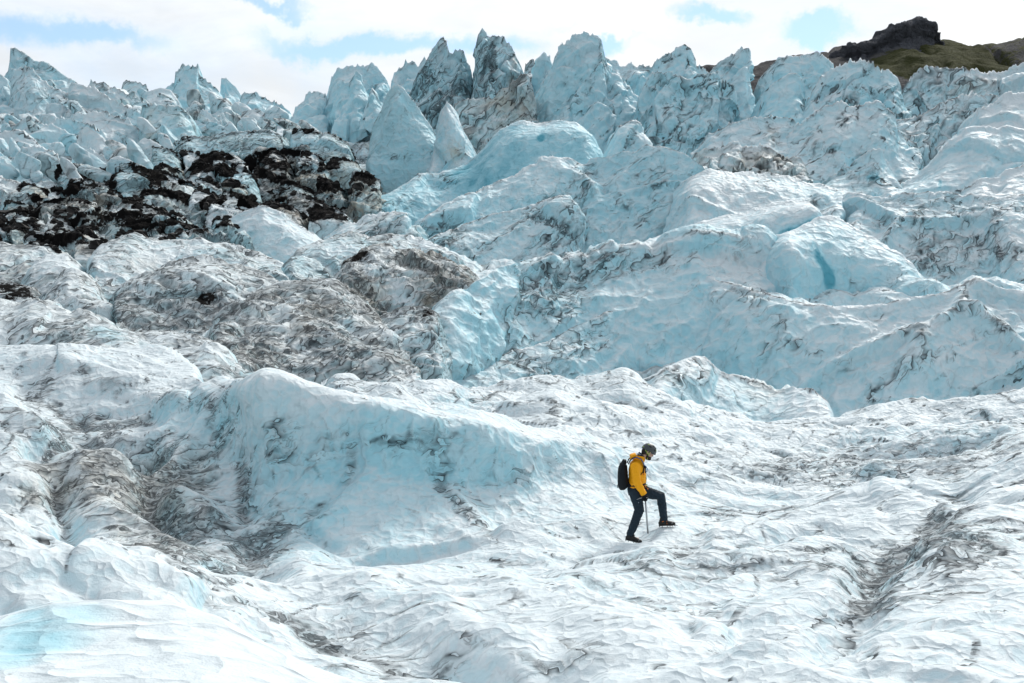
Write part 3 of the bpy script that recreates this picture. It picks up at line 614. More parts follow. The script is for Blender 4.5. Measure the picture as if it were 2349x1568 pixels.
R('serac', [(842, 340), (850, 312), (857, 284), (874, 253), (885, 218), (899, 200), (913, 194), (927, 204), (945, 225), (962, 249), (980, 277), (994, 298), (1003, 318), (1004, 345)], 93, [(838, 400), (1010, 395)], 2.5,
  'leaf-shaped grey-blue ice fin standing alone before the dark towers', 'serac', 'mid', 3, 'cups', 1.15, 51, .30, .72, .12, warm=.25, by='arc', edge=.5, bulge=.3, jag=.5, hold=.08,
  spots=[(870, 330, 30, 40, 0, 'dirt', .3), (935, 280, 14, 60, 10, 'dirt', .3), (980, 345, 40, 20, 0, 'dirt', .6), (930, 360, 80, 14, 0, 'dirt', .5)])
R('serac', [(984, 378), (997, 344), (1008, 298), (1015, 260), (1025, 232), (1036, 249), (1050, 274), (1064, 298), (1078, 323), (1093, 350)], 90, [(975, 400), (1105, 395)], 1.8,
  'slender pointed white ice spike with a tan hollow at its foot', 'serac', 'mid', 2.2, 'flutes', 0.50, 53, .5, .2, .06, by='arc', edge=.1, bulge=.3, jag=.4, hold=.08, spots=[(1045, 345, 26, 30, 0, 'warm', .9), (1055, 350, 16, 26, 10, 'dirt', .4), (1008, 320, 12, 70, 10, 'blue', .4)])  # blue spot paints the shading of the left facet

# ------------------------------------------------------------------ the towers on the skyline
FA = dict(mat='far', kind='flutes')
def tower(crest, d, foot, label, seed, s=0.50, amp=.8, blue=.5, dirt=.2, dfoot=4., back=6., **kw):
    kw.setdefault('edge', .4); kw.setdefault('spike', 1.0); kw.setdefault('hold', .1); kw.setdefault('bulge', .05); kw.setdefault('jag', 1.5); kw.setdefault('by', 'arc')
    return ridge('serac', crest, d, foot, dfoot, label, 'serac', 'far', back, kw.pop('kind', 'flutes'), s, seed, amp, blue, dirt, **kw)
VS = (.35, .94, .45)
tower([(742, 270), (752, 232), (759, 183), (773, 158), (804, 151), (832, 154), (853, 147), (867, 154), (885, 179), (900, 210)], 120, 300, 'pale blue many-tipped ice tower, leftmost of the skyline towers', 61, blue=.55, dirt=.05, edge=.1, streak=VS)
tower([(760, 262), (769, 225), (780, 197), (801, 190), (818, 162), (829, 172), (839, 204), (846, 250)], 115, 280, 'narrow blue ice fin leaning on the leftmost skyline tower', 62, blue=.6, dirt=.05, edge=.1)
tower([(832, 270), (846, 225), (853, 202), (867, 225), (882, 250)], 108, 270, 'little pale ice fang just left of the leaf-shaped fin', 63, s=0.50, blue=.45, dirt=.1, back=3, dfoot=2, jag=.4)
tower([(890, 240), (899, 190), (903, 168), (924, 154), (931, 137), (945, 144), (959, 151), (974, 128), (982, 145), (990, 190)], 117, 300, 'pale ice tower with broken tips behind the leaf-shaped fin', 64, blue=.5, dirt=.12, streak=VS)
tower([(925, 260), (945, 205), (958, 170), (980, 138), (994, 109), (1008, 90), (1018, 88), (1028, 104), (1034, 125), (1046, 118), (1061, 114), (1068, 133), (1082, 165), (1092, 220)], 111, [(900, 370), (1100, 360)],
  'dark-streaked twin-peaked ice tower left of the tallest one', 65, blue=.45, dirt=.55, streak=(.45, .9, 1.2), spots=[(985, 170, 26, 70, -20, 'dirt', .6), (1030, 220, 50, 40, -30, 'dirt', .5), (1015, 110, 10, 30, -10, 'blue', -.4), (960, 300, 60, 60, 0, 'dirt', .5), (1075, 160, 14, 30, 0, 'clean', .9)])
tower([(1080, 230), (1089, 165), (1089, 116), (1096, 84), (1106, 63), (1115, 74), (1118, 86), (1131, 84), (1148, 84), (1157, 83), (1163, 102), (1176, 112), (1190, 140), (1201, 165), (1215, 186), (1225, 240)], 109, [(1070, 350), (1240, 340)],
  'tallest dark-streaked ice tower with a thin white tip', 66, by='arc', blue=.4, dirt=.55, streak=(.3, .95, 1.2), spots=[(1106, 74, 8, 16, 0, 'clean', 1), (1150, 150, 20, 60, 0, 'clean', .7), (1180, 150, 10, 50, -10, 'warm', .7), (1120, 105, 20, 20, 30, 'dirt', .8), (1130, 200, 60, 20, 0, 'dirt', .5)])
tower([(1030, 300), (1046, 239), (1064, 230), (1100, 228), (1131, 225), (1169, 197), (1195, 172), (1210, 170), (1222, 200), (1235, 260)], 103, [(1010, 400), (1250, 380)], 'broad brown-dirty ice buttress under the tallest tower', 67, blue=.35, dirt=.6, warm=.45, streak=(.5, .87, .6), back=5,
  spots=[(1110, 270, 80, 50, 0, 'dirt', .4), (1170, 240, 50, 50, 0, 'warm', .4)])
tower([(1195, 190), (1205, 150), (1213, 139), (1225, 141), (1232, 150), (1240, 190)], 118, 240, 'black-capped ice stub between the two biggest towers', 68, s=0.58, blue=.3, dirt=.6, black=.9, back=4)
tower([(1212, 230), (1222, 169), (1233, 137), (1247, 125), (1261, 137), (1268, 155), (1280, 210)], 110, 300, 'small pale ice horn at the left shoulder of the broad pale tower', 69, s=0.62, blue=.55, dirt=.06, edge=.2)
tower([(1175, 330), (1195, 270), (1225, 225), (1250, 180), (1268, 151), (1282, 119), (1296, 98), (1313, 83), (1338, 75), (1362, 79), (1378, 88), (1384, 112), (1391, 140), (1401, 169), (1422, 178), (1436, 197), (1454, 218), (1471, 235), (1480, 280)], 106,
  [(1160, 370), (1320, 340), (1500, 380)], 'broad pale blue ice tower, tallest right of the dark ones', 70, by='arc', blue=.5, dirt=.12, streak=(.62, .78, .75), dfoot=5, back=7,
  spots=[(1385, 150, 8, 60, 8, 'dirt', .7), (1330, 220, 14, 60, -35, 'dirt', .6), (1365, 170, 12, 40, -30, 'dirt', .5), (1240, 250, 14, 40, -30, 'dirt', .5), (1350, 110, 20, 40, 0, 'clean', .8)])
tower([(1380, 190), (1387, 133), (1415, 140), (1422, 154), (1450, 147), (1468, 154), (1496, 151), (1517, 133), (1529, 126), (1547, 119), (1554, 109), (1571, 104), (1585, 112), (1596, 137), (1598, 151), (1624, 165), (1640, 200)], 116, 260,
  'long saw-toothed pale ice crest with rounded top behind the middle towers', 71, blue=.5, dirt=.18, streak=VS, spots=[(1480, 155, 26, 10, 0, 'dirt', .9), (1535, 135, 10, 30, -20, 'dirt', .7)])
tower([(1455, 270), (1468, 225), (1482, 186), (1503, 165), (1520, 168), (1529, 165), (1550, 172), (1575, 183), (1590, 180), (1600, 169), (1617, 172), (1649, 165), (1656, 197), (1684, 200), (1694, 246), (1705, 290)], 101, [(1440, 400), (1580, 370), (1700, 360)],
  'blocky blue ice wall with black streaks running down it', 72, blue=.52, dirt=.3, streak=(.5, .87, 1.0), kind='flutes', spots=[(1640, 200, 20, 50, -20, 'dirt', .6), (1580, 260, 80, 50, 0, 'dirt', .35), (1540, 240, 12, 70, -30, 'dirt', .7)])
tower([(1615, 210), (1628, 168), (1649, 144), (1677, 126), (1705, 113), (1712, 122), (1717, 114), (1726, 130), (1733, 151), (1738, 180), (1730, 230)], 105, [(1600, 280), (1740, 280)], 'split-topped sloping ice fin with a dark stripe', 73, by='x', blue=.45, dirt=.15, streak=(.7, .7, .7), spots=[(1690, 135, 8, 40, -40, 'dirt', .8)])
tower([(1705, 260), (1740, 183), (1768, 151), (1789, 132), (1828, 130), (1877, 120), (1894, 133), (1908, 144), (1918, 170), (1925, 220)], 108, [(1690, 300), (1940, 280)], 'flat-topped pale ice block beside the dark hill', 74, blue=.45, dirt=.15, streak=(.6, .8, .7), spots=[(1775, 160, 14, 40, -35, 'dirt', .8)])
tower([(1735, 275), (1745, 240), (1754, 211), (1775, 190), (1810, 169), (1828, 169), (1842, 183), (1848, 211), (1845, 250)], 98, [(1725, 290), (1850, 285)], 'rounded turquoise ice boulder leaning before the flat-topped block', 75, kind='cups', s=0.50, amp=.5, blue=.62, dirt=.05, back=4, dfoot=3, spots=[(1765, 222, 8, 12, 0, 'dirt', .5), (1848, 235, 10, 30, -35, 'dirt', .9)], jag=.4)
tower([(1835, 270), (1866, 204), (1887, 176), (1912, 158), (1951, 144), (1979, 142), (1996, 147), (2017, 165), (2028, 156), (2042, 165), (2056, 179), (2066, 197), (2068, 228), (2090, 260)], 97, [(1820, 310), (2110, 310)],
  'broad humped ice block with a black diagonal gash, below the hill', 76, blue=.42, dirt=.16, streak=(.6, .8, .6), spots=[(1975, 190, 18, 60, -35, 'dirt', 1.0), (1920, 205, 40, 40, -35, 'dirt', .5), (2030, 205, 40, 10, 10, 'dirt', .8), (2050, 190, 16, 40, 0, 'clean', .8)])
tower([(2040, 280), (2070, 204), (2091, 179), (2123, 153), (2140, 153), (2161, 158), (2196, 158), (2221, 162), (2242, 158), (2252, 169), (2270, 169), (2302, 165), (2326, 151), (2349, 149), (2450, 135)], 101, [(2040, 330), (2470, 300)],
  'wide dirty ice bank with ragged crest under the green hillside', 77, blue=.32, dirt=.42, streak=(.6, .8, .8), spots=[(2130, 190, 60, 30, 0, 'dirt', .5), (2230, 200, 60, 20, 10, 'warm', .5), (2330, 180, 50, 40, 0, 'clean', .8)], caps=(True, False))
tower([(1770, 345), (1789, 323), (1821, 298), (1856, 270), (1891, 243), (1912, 239), (1933, 237), (1951, 245), (1979, 242), (1993, 233), (2021, 235), (2045, 256), (2054, 270), (2056, 298), (2077, 316), (2109, 337), (2135, 365)], 89, [(1780, 420), (1900, 430), (2150, 430)],
  'big tilted white ice slab in the middle of the right-hand group', 78, blue=.38, dirt=.16, streak=(.6, .8, .7), kind='cups', s=0.50, amp=.55, dfoot=5, spots=[(1945, 265, 22, 30, -40, 'dirt', .7), (1880, 340, 60, 40, -30, 'dirt', .4), (2040, 290, 12, 40, 20, 'dirt', .4)])
tower([(2045, 300), (2056, 277), (2105, 270), (2161, 239), (2217, 218), (2266, 216), (2289, 218), (2300, 235), (2320, 260)], 93, [(2060, 360), (2350, 330)], 'grey dirt-streaked ice slope below the ragged bank', 79, blue=.3, dirt=.5, streak=(.75, .66, .8), spots=[(2230, 260, 60, 20, 15, 'dirt', .6)])
tower([(2230, 290), (2245, 253), (2277, 239), (2302, 214), (2349, 212), (2450, 200)], 87, [(2210, 330), (2460, 340)], 'bright white ice hump at the picture edge, below the ragged bank', 80, blue=.15, dirt=.04, kind='cups', s=0.50, amp=.6, edge=.15, caps=(True, False))
tower([(2035, 450), (2052, 437), (2105, 400), (2140, 365), (2179, 323), (2207, 309), (2214, 295), (2235, 290), (2263, 291), (2291, 298), (2309, 288), (2349, 298), (2470, 280)], 81, [(2010, 470), (2200, 480), (2480, 480)],
  'huge smooth sloping blue-white ice flank at the picture edge', 81, blue=.4, dirt=.03, kind='cups', s=0.50, amp=.6, dfoot=6, edge=.1, caps=(True, False), spots=[(2156, 422, 5, 10, 0, 'blue', 1.2)], jag=.7)
tower([(2195, 450), (2210, 437), (2252, 407), (2294, 407), (2305, 390), (2349, 379), (2460, 360)], 76, [(2180, 480), (2480, 490)], 'low white ice bulge in front of the huge smooth flank', 82, blue=.25, dirt=.04, kind='cups', s=0.50, amp=.5, edge=.2, caps=(True, False), jag=.5)
tower([(1890, 425), (1901, 411), (1943, 386), (1972, 362), (2003, 342), (2021, 342), (2028, 358), (2042, 383), (2060, 415)], 82, [(1880, 450), (2080, 450)], 'small curled ice wave with a dark cave under it', 83, blue=.45, dirt=.2, kind='cups', s=0.50, amp=.6, dfoot=3, back=3.5,
  spots=[(1985, 395, 26, 14, 10, 'black', .0), (2000, 380, 20, 24, 0, 'dirt', .5), (1955, 405, 18, 10, 0, 'dirt', .9), (2010, 405, 20, 12, 0, 'blue', .8)])  # dark spots mark the cave in colour; no opening is cut
tower([(1580, 380), (1596, 355), (1614, 342), (1652, 341), (1673, 325), (1694, 323), (1701, 337), (1719, 337), (1740, 334), (1768, 341), (1803, 362), (1835, 365), (1865, 400)], 80, [(1570, 410), (1720, 420), (1880, 425)], 'brown-stained heap of rubbly ice in the right-hand hollow', 84, kind='rough', s=0.50, amp=.7, blue=.3, dirt=.55, warm=.3, dfoot=3, back=4,
  spots=[(1640, 360, 50, 20, 0, 'clean', .8), (1760, 370, 60, 30, 0, 'warm', .7), (1780, 365, 60, 30, 0, 'dirt', .6)])
tower([(1610, 330), (1628, 307), (1642, 302), (1677, 284), (1726, 270), (1775, 270), (1806, 270), (1824, 280), (1835, 310)], 90, [(1600, 370), (1850, 360)], 'low scalloped ice band behind the brown-stained heap', 85, kind='cups', s=0.50, amp=.5, blue=.35, dirt=.2, back=4, dfoot=3, spots=[(1770, 310, 20, 20, 0, 'warm', .7), (1775, 305, 18, 24, 0, 'dirt', .6)])

# ------------------------------------------------------------------ left: icefall of leaning blocks
tower([(14, 190), (22, 140), (24, 112), (34, 110), (60, 126), (81, 140), (102, 142), (130, 161), (165, 183), (200, 207), (222, 245)], 122, [(10, 280), (230, 290)], 'sharp-tipped pale ice slab, highest on the skyline at far left', 101, blue=.5, dirt=.25, streak=(-.6, .8, .7), edge=.3, jag=.7)
tower([(10, 270), (22, 230), (25, 183), (35, 161), (53, 154), (70, 158), (91, 176), (116, 197), (158, 218), (183, 239), (210, 267), (225, 300)], 113, [(5, 330), (235, 330)], 'large domed white ice slab below the sharp-tipped one', 102, blue=.35, dirt=.3, streak=(-.6, .8, .6), kind='cups', s=0.50, amp=.6, dfoot=5)
tower([(-120, 200), (-60, 180), (0, 170), (18, 185), (30, 240)], 118, [(-130, 320), (40, 330)], 'tall ice pillar cut by the picture edge', 103, blue=.4, dirt=.15, caps=(False, True))
tower([(370, 240), (379, 206), (400, 190), (404, 165), (421, 154), (453, 153), (456, 172), (474, 186), (499, 204), (512, 240)], 127, 270, 'mushroom-topped ice tower in the middle of the icefall skyline', 104, by='arc', blue=.55, dirt=.15, edge=.5, kind='cups', s=0.50, amp=.7)
tower([(498, 240), (506, 207), (507, 181), (520, 180), (544, 204), (566, 240)], 131, 270, 'small blue ice tooth right of the mushroom-topped tower', 105, s=0.58, blue=.55, dirt=.04, edge=.1, back=4, dfoot=3)
tower([(310, 270), (323, 239), (337, 211), (369, 202), (390, 207), (407, 228), (415, 260)], 116, 280, 'round white ice boulder beneath the mushroom-topped tower', 106, kind='cups', s=0.50, amp=.5, blue=.3, dirt=.05, edge=.1, jag=.3, back=4)
tower([(318, 300), (327, 239), (352, 240), (379, 242), (414, 246), (435, 270), (446, 298), (452, 330)], 101, [(310, 370), (460, 365)], 'upright blue-grey ice face in the middle of the icefall', 107, kind='cups', s=0.50, amp=.5, blue=.65, dirt=.2, warm=.2, edge=.5, spots=[(365, 300, 12, 60, 0, 'dirt', .4), (345, 290, 12, 50, 0, 'warm', .6)])
tower([(540, 270), (555, 215), (580, 214), (610, 225), (640, 240), (665, 255), (680, 290)], 124, 300, 'low ragged ice rim where the icefall meets the sky gap', 108, blue=.5, dirt=.2, edge=.5)
tower([(665, 290), (680, 245), (697, 232), (706, 212), (730, 209), (748, 222), (757, 255)], 119, 300, 'squat ice stump left of the skyline towers', 109, s=0.58, blue=.45, dirt=.15)

SL = [([(150, 225), (165, 190), (190, 195), (230, 215), (280, 240), (320, 262), (335, 300)], 109, 320, 'long pale ice slab sloping right from behind the domed slab'),
      ([(180, 300), (195, 262), (215, 255), (260, 262), (300, 280), (340, 320)], 101, 345, 'tilted white ice slab left of the upright blue-grey face'),
      ([(15, 340), (30, 290), (60, 272), (110, 285), (150, 300), (190, 345)], 97, 370, 'snow-white ice shelf at far left under the domed slab'),
      ([(90, 330), (110, 290), (150, 270), (185, 280), (230, 300), (265, 345)], 99, 365, 'white tilted ice wedge right of the snow-white shelf'),
      ([(-50, 360), (-10, 310), (10, 303), (40, 300), (80, 320), (115, 365)], 93, 395, 'white ice mass cut by the left picture edge, upper part'),
      ([(168, 360), (180, 300), (200, 288), (225, 305), (250, 340), (275, 380)], 94, 400, 'peaked white ice fin halfway down the left icefall'),
      ([(25, 400), (50, 345), (80, 335), (110, 345), (150, 370), (185, 410)], 89, 430, 'broad pale ice slab low in the left icefall'),
      ([(262, 390), (275, 340), (300, 335), (340, 360), (372, 400)], 93, 415, 'bright sloping ice slab above the thick black-capped one'),
      ([(148, 410), (170, 352), (210, 345), (250, 370), (285, 410)], 90, 430, 'sharp white ice slab just above the first black ledge'),
      ([(186, 230), (210, 188), (250, 196), (290, 215), (335, 245)], 118, 265, 'hazy pale ice slab on the skyline right of the sharp-tipped one'),
      ([(266, 235), (285, 190), (310, 186), (335, 200), (355, 240)], 122, 265, 'pale ice hump on the skyline left of the round boulder'),
      ([(428, 310), (445, 262), (470, 255), (505, 280), (545, 325)], 105, 350, 'blue leaning ice slab right of the upright blue-grey face'),
      ([(478, 265), (500, 222), (530, 240), (570, 270), (595, 310)], 113, 330, 'steep blue ice wedge below the small blue tooth'),
      ([(538, 305), (555, 255), (590, 250), (640, 275), (695, 315)], 109, 340, 'long dirty ice slab below the sky gap'),
      ([(-60, 430), (-20, 365), (10, 360), (40, 372), (70, 400), (85, 430)], 86, 450, 'low white ice slab cut by the left picture edge, lower part')]
for i_, (c_, d_, f_, l_) in enumerate(SL):
    tower(c_, d_, [(c_[0][0] - 6, f_), (c_[-1][0] + 8, f_ + 6)], l_, 300 + i_, s=.8, amp=.8, blue=(.2, .05, .3, .4)[i_ % 4], dirt=(.08, .18, .12)[i_ % 3], kind=('rough', 'flutes', 'cups')[i_ % 3], dfoot=2.6, back=3.0, edge=.5, jag=1.5, spike=1.0, hold=.1, streak=(-.75, .6, .5))
def facet_block(c, size, seed, lean, yaw, blue, dirt, black=0., warm=0., spots=None, mat='far', name='ice_block', n=(40, 54)):
    """an angular broken ice block: a solid cut by random planes, toppled over"""
    r = np.random.RandomState(seed)
    th = np.linspace(0.02, math.pi - .02, n[0]); ph = np.linspace(0, 2 * math.pi, n[1], endpoint=False)
    T, Ph = np.meshgrid(th, ph, indexing='ij')
    Dv = np.stack([np.sin(T) * np.cos(Ph), np.sin(T) * np.sin(Ph), np.cos(T)], -1).reshape(-1, 3)
    k = 9
    a_ = (np.arange(k) + r.uniform(-.35, .35, k)) / k * 2 * math.pi
    Np = np.stack([np.cos(a_), np.sin(a_), r.uniform(-.25, .75, k)], 1)
    Np = np.concatenate([Np, r.normal(size=(3, 3)) * .45 + np.array([0, 0, 1.])]); Np /= np.linalg.norm(Np, axis=1)[:, None]
    dk = np.concatenate([r.uniform(.5, .85, k), r.uniform(.65, 1.0, 3)])
    q = np.maximum(Dv @ Np.T, 1e-3) / dk
    rad = 1.0 / (np.sum(q ** 16, 1) + .6) ** (1 / 16)
    P = Dv * rad[:, None] * np.array(size)[None, :]
    ca, sa = math.cos(yaw), math.sin(yaw)
    P[:, :2] = np.stack([P[:, 0] * ca - P[:, 1] * sa, P[:, 0] * sa + P[:, 1] * ca], 1)
    cl, sl = math.cos(lean), math.sin(lean)              # toppled to the left
    P = np.stack([P[:, 0] * cl - P[:, 2] * sl, P[:, 1], P[:, 0] * sl + P[:, 2] * cl], 1)
    P = P + np.array(c)
    s = max(size) * .22
    h, fold = relief(P, ('cups', 'rough', 'flutes')[seed % 3], s, seed)
    P = P + Dv * (np.clip(h - np.median(h), -1.5 * s, 1.5 * s) * .38)[:, None]
    G = P.reshape(n[0], n[1], 3)
    N = np.cross(np.roll(G, -1, 1) - np.roll(G, 1, 1), np.gradient(G, axis=0)); N /= np.linalg.norm(N, axis=2)[..., None] + 1e-9
    if (N * Dv.reshape(G.shape)).sum() < 0: N = -N
    at = shade_attrs(P, fold, s * 1.5, seed, blue, dirt, warm, black, None, N.reshape(-1, 3), spots, 0, np.full(len(P), 99.))
    return np_mesh(name, P, grid_faces(n[0], n[1], True), ICE[mat], at)

rnd = random.Random(4)
def skyline(x): return np.interp(x, [0, 100, 200, 300, 380, 450, 520, 600, 680, 760, 860], [165, 175, 200, 200, 200, 190, 215, 235, 262, 270, 290])
spots_done = []
tries = 0; nb = 0
while nb < 110 and tries < 9000:
    tries += 1
    x = rnd.uniform(-40, 760); y = rnd.uniform(190, 400)
    if y < skyline(x) + 18: continue
    lowl = np.interp(x, [0, 250, 350, 500, 760], [440, 400, 350, 320, 300])
    if y > lowl: continue
    t = (y - 190) / 210
    d = 124.5 - 44 * t + rnd.uniform(-3, 2)
    wpx = rnd.uniform(16, 36) * (.85 + .5 * t) * (1.25 if rnd.random() < .2 else 1)
    if any(abs(x - a) < .46 * (wpx + w_) and abs(y - b_) < .24 * (wpx + w_) for a, b_, w_ in spots_done): continue
    spots_done.append((x, y, wpx))
    m = wpx / FPX * d
    dirty = rnd.random() < (.5 if x > 380 else .22)
    slab = rnd.random() < .5
    o = facet_block(W(x, y + 6, d), (m * (rnd.uniform(.5, .75) if slab else rnd.uniform(.8, 1.05)), m * rnd.uniform(.6, .9), m * (rnd.uniform(1.25, 1.9) if slab else rnd.uniform(.75, 1.0))), 200 + nb,
                    rnd.uniform(.45, 1.15), rnd.uniform(-.8, .8), rnd.uniform(-.05, .5), .45 if dirty else rnd.uniform(.05, .25), 0.0, .35 if dirty else 0)
    where = ('between the picture edge and the domed slab' if x < 60 else 'on the slope under the domed slab' if x < 200 and y > 260 else 'behind the domed slab near the skyline' if x < 240 else
             'below the round white boulder' if x < 330 and y > 250 else 'left of the mushroom-topped tower' if x < 380 else 'around the upright blue-grey face' if x < 470 and y > 230 else
             'at the foot of the mushroom-topped tower' if x < 520 else 'below the small blue tooth' if x < 600 else 'left of the squat ice stump')
    tone = ('large ' if wpx > 33 else '') + ('dirt-streaked' if dirty else 'clean pale blue') + (' leaning ice slab' if slab else ' squat ice block')
    lab = '%s %s' % (tone, where)
    tag(o, lab, 'ice block', lab)
    nb += 1

# ------------------------------------------------------------------ left: band of black grit on broken ice
STONES = []
GRIT = [(590, 375, 130, 32, 0, 'black', .75), (700, 430, 150, 55, -20, 'black', .55), (340, 400, 100, 26, -28, 'black', .55), (190, 398, 90, 22, -25, 'black', .6), (310, 510, 170, 26, -5, 'black', .7),
        (90, 535, 120, 24, -15, 'black', .7), (650, 470, 120, 40, -20, 'black', .5), (700, 450, 170, 80, 0, 'warm', .5), (700, 440, 190, 95, -10, 'dirt', .8), (250, 470, 280, 100, -8, 'dirt', .7), (250, 500, 200, 60, 0, 'warm', .3)]
def moraine(crest, d, foot, label, seed, s=0.58, amp=.7, blue=.5, dirt=.45, dfoot=3., back=3.5, warm=.3, cap=9, capst=1.5, **kw):
    cap *= .95; capst *= .9; amp *= 1.5
    sp = kw.pop('spots', [])
    c = np.array(crest, float)
    for i in range(len(c) - 1):        # black grit lies along the crest
        mx_, my_ = (c[i, :2] + c[i + 1, :2]) / 2; dx, dy = c[i + 1, :2] - c[i, :2]
        k_ = random.Random(seed * 31 + i); c_ = cap * k_.choice((.25, .5, .9, 1.4, 2.0))
        sp = sp + [(mx_ + k_.uniform(-6, 6), my_ + c_ * .5, math.hypot(dx, dy) * k_.uniform(.5, 1.1) + 4, c_, -math.degrees(math.atan2(dy, dx)), 'black', capst * k_.uniform(.6, 1.1))]
    sp = sp + GRIT
    o = ridge('ice_block', crest, d, foot, dfoot, label, 'ice block', 'mid', back, kw.pop('kind', 'rough'), s, seed, amp, blue, dirt, warm=warm, spots=sp, edge=.8, **kw)
    me = o.data; n = len(me.vertices)
    co = np.empty(n * 3, np.float32); me.vertices.foreach_get('co', co); nr = np.empty(n * 3, np.float32); me.vertices.foreach_get('normal', nr)
    bk = np.empty(n, np.float32); me.attributes['black'].data.foreach_get('value', bk)
    ok = np.where((bk > .5) & (nr.reshape(-1, 3)[:, 2] > .15))[0]
    if len(ok): STONES.append((co.reshape(-1, 3)[ok] + np.array(o.location))[np.random.RandomState(seed).permutation(len(ok))[:70]])
    return o
moraine([(118, 410), (126, 383), (154, 372), (183, 383), (211, 400), (246, 411), (275, 430)], 85, 450, 'black-capped ice ledge, upper left of the grit band', 121)
moraine([(255, 420), (263, 372), (281, 365), (316, 379), (369, 397), (404, 421), (435, 450)], 81, 480, 'steep ice slab with thick black cap in the middle of the grit band', 122, blue=.75, cap=15, kind='cups')
moraine([(345, 380), (351, 337), (379, 341), (400, 350), (418, 372), (424, 400)], 88, 430, 'upright blue-grey ice slab with thin black rim', 123, blue=.8, cap=6, kind='cups', s=0.50, amp=.5)
moraine([(420, 400), (440, 360), (474, 351), (499, 344), (527, 351), (555, 372), (575, 400)], 89, 450, 'white-faced ice block under a black grit hat, left of the grit field', 124, blue=.4, cap=13, warm=.5, kind='cups')
moraine([(560, 400), (575, 365), (597, 344), (650, 344), (699, 344), (716, 358), (737, 379), (772, 376), (820, 384), (870, 400)], 91, [(550, 470), (720, 480), (880, 460)], 'wide rubbly field of black grit on broken ice', 125, s=0.50, amp=.8, dirt=.7, warm=.7, cap=26, capst=1.15)
moraine([(655, 330), (668, 300), (690, 295), (730, 300), (770, 312), (800, 330), (812, 360)], 95, 385, 'blue-grey ice wedge above the black grit field', 126, blue=.7, cap=5, kind='cups', s=0.50, amp=.5)
moraine([(395, 350), (420, 315), (470, 310), (520, 300), (570, 300), (620, 300), (650, 318), (660, 345)], 96, 375, 'long low ice step with scalloped blue face above the grit band', 127, blue=.75, cap=5, kind='cups', s=0.50, amp=.5, capst=.8)
moraine([(150, 440), (165, 415), (200, 410), (246, 418), (270, 432), (300, 450), (330, 480)], 79, 500, 'low black-topped ice hump, second row of the grit band', 128, cap=14)
moraine([(310, 470), (330, 435), (370, 430), (410, 440), (440, 452), (470, 480)], 77, 510, 'jagged grit-striped ice block beside a pale hollow', 129, cap=10, warm=.6)
moraine([(455, 470), (480, 440), (520, 430), (560, 452), (590, 470), (610, 500)], 77, 530, 'tan and black ice rubble below the grit field', 130, cap=12, warm=.8)
moraine([(600, 500), (620, 450), (650, 430), (690, 440), (730, 460), (770, 470), (810, 480), (830, 520)], 80, [(590, 540), (840, 540)], 'dark wrinkled ice flank in the grit hollow before the sloping ridge', 131, cap=14, dirt=.9, warm=.8, s=0.50)
moraine([(520, 420), (535, 395), (560, 390), (585, 400), (600, 430), (605, 470)], 83, 480, 'blue ice fang poking out of the black grit', 132, blue=.85, cap=3, kind='cups', s=0.50, amp=.4, dirt=.1, warm=0)
moraine([(-90, 440), (-30, 405), (0, 408), (40, 418), (70, 430), (95, 460)], 80, 480, 'white ice slope with black rim at the left picture edge', 133, blue=.25, cap=7, dirt=.2, caps=(False, True))
moraine([(-60, 520), (-20, 485), (20, 498), (60, 520), (90, 530), (130, 545), (150, 570)], 70, 590, 'black-streaked low ice bank at the left picture edge', 134, cap=12, caps=(False, True))
moraine([(150, 520), (176, 488), (218, 488), (246, 499), (281, 485), (302, 483), (351, 488), (386, 492), (439, 509), (470, 540)], 69, [(140, 580), (480, 580)], 'long black grit bank along the lower side of the band', 135, cap=16, capst=1.4, s=0.50)
moraine([(60, 500), (85, 465), (120, 455), (160, 450), (200, 470), (230, 500)], 73, 540, 'tan-veined ice knoll in the lower grit band', 136, cap=7, warm=.7, blue=.3, dirt=.6)
moraine([(90, 560), (120, 535), (160, 530), (200, 540), (240, 552), (262, 575)], 65, 600, 'flat black grit patch before the white ice crest', 137, cap=18, capst=1.4)
moraine([(380, 560), (420, 530), (470, 515), (510, 508), (545, 520), (560, 550)], 66, 590, 'grey ice lump with black top left of the white wedge', 138, cap=9)
moraine([(620, 560), (650, 530), (690, 520), (740, 520), (770, 535), (790, 560)], 74, [(610, 590), (800, 590)], 'dark gritty ice bank right of the white wedge', 139, cap=14, dirt=.9)
rg = random.Random(12); seen = []
zonex = lambda y: (np.interp(y, [340, 380, 420, 480, 560], [430, 250, 60, -30, -40]), np.interp(y, [340, 400, 470, 520, 560], [820, 850, 800, 540, 260]))
tr = 0
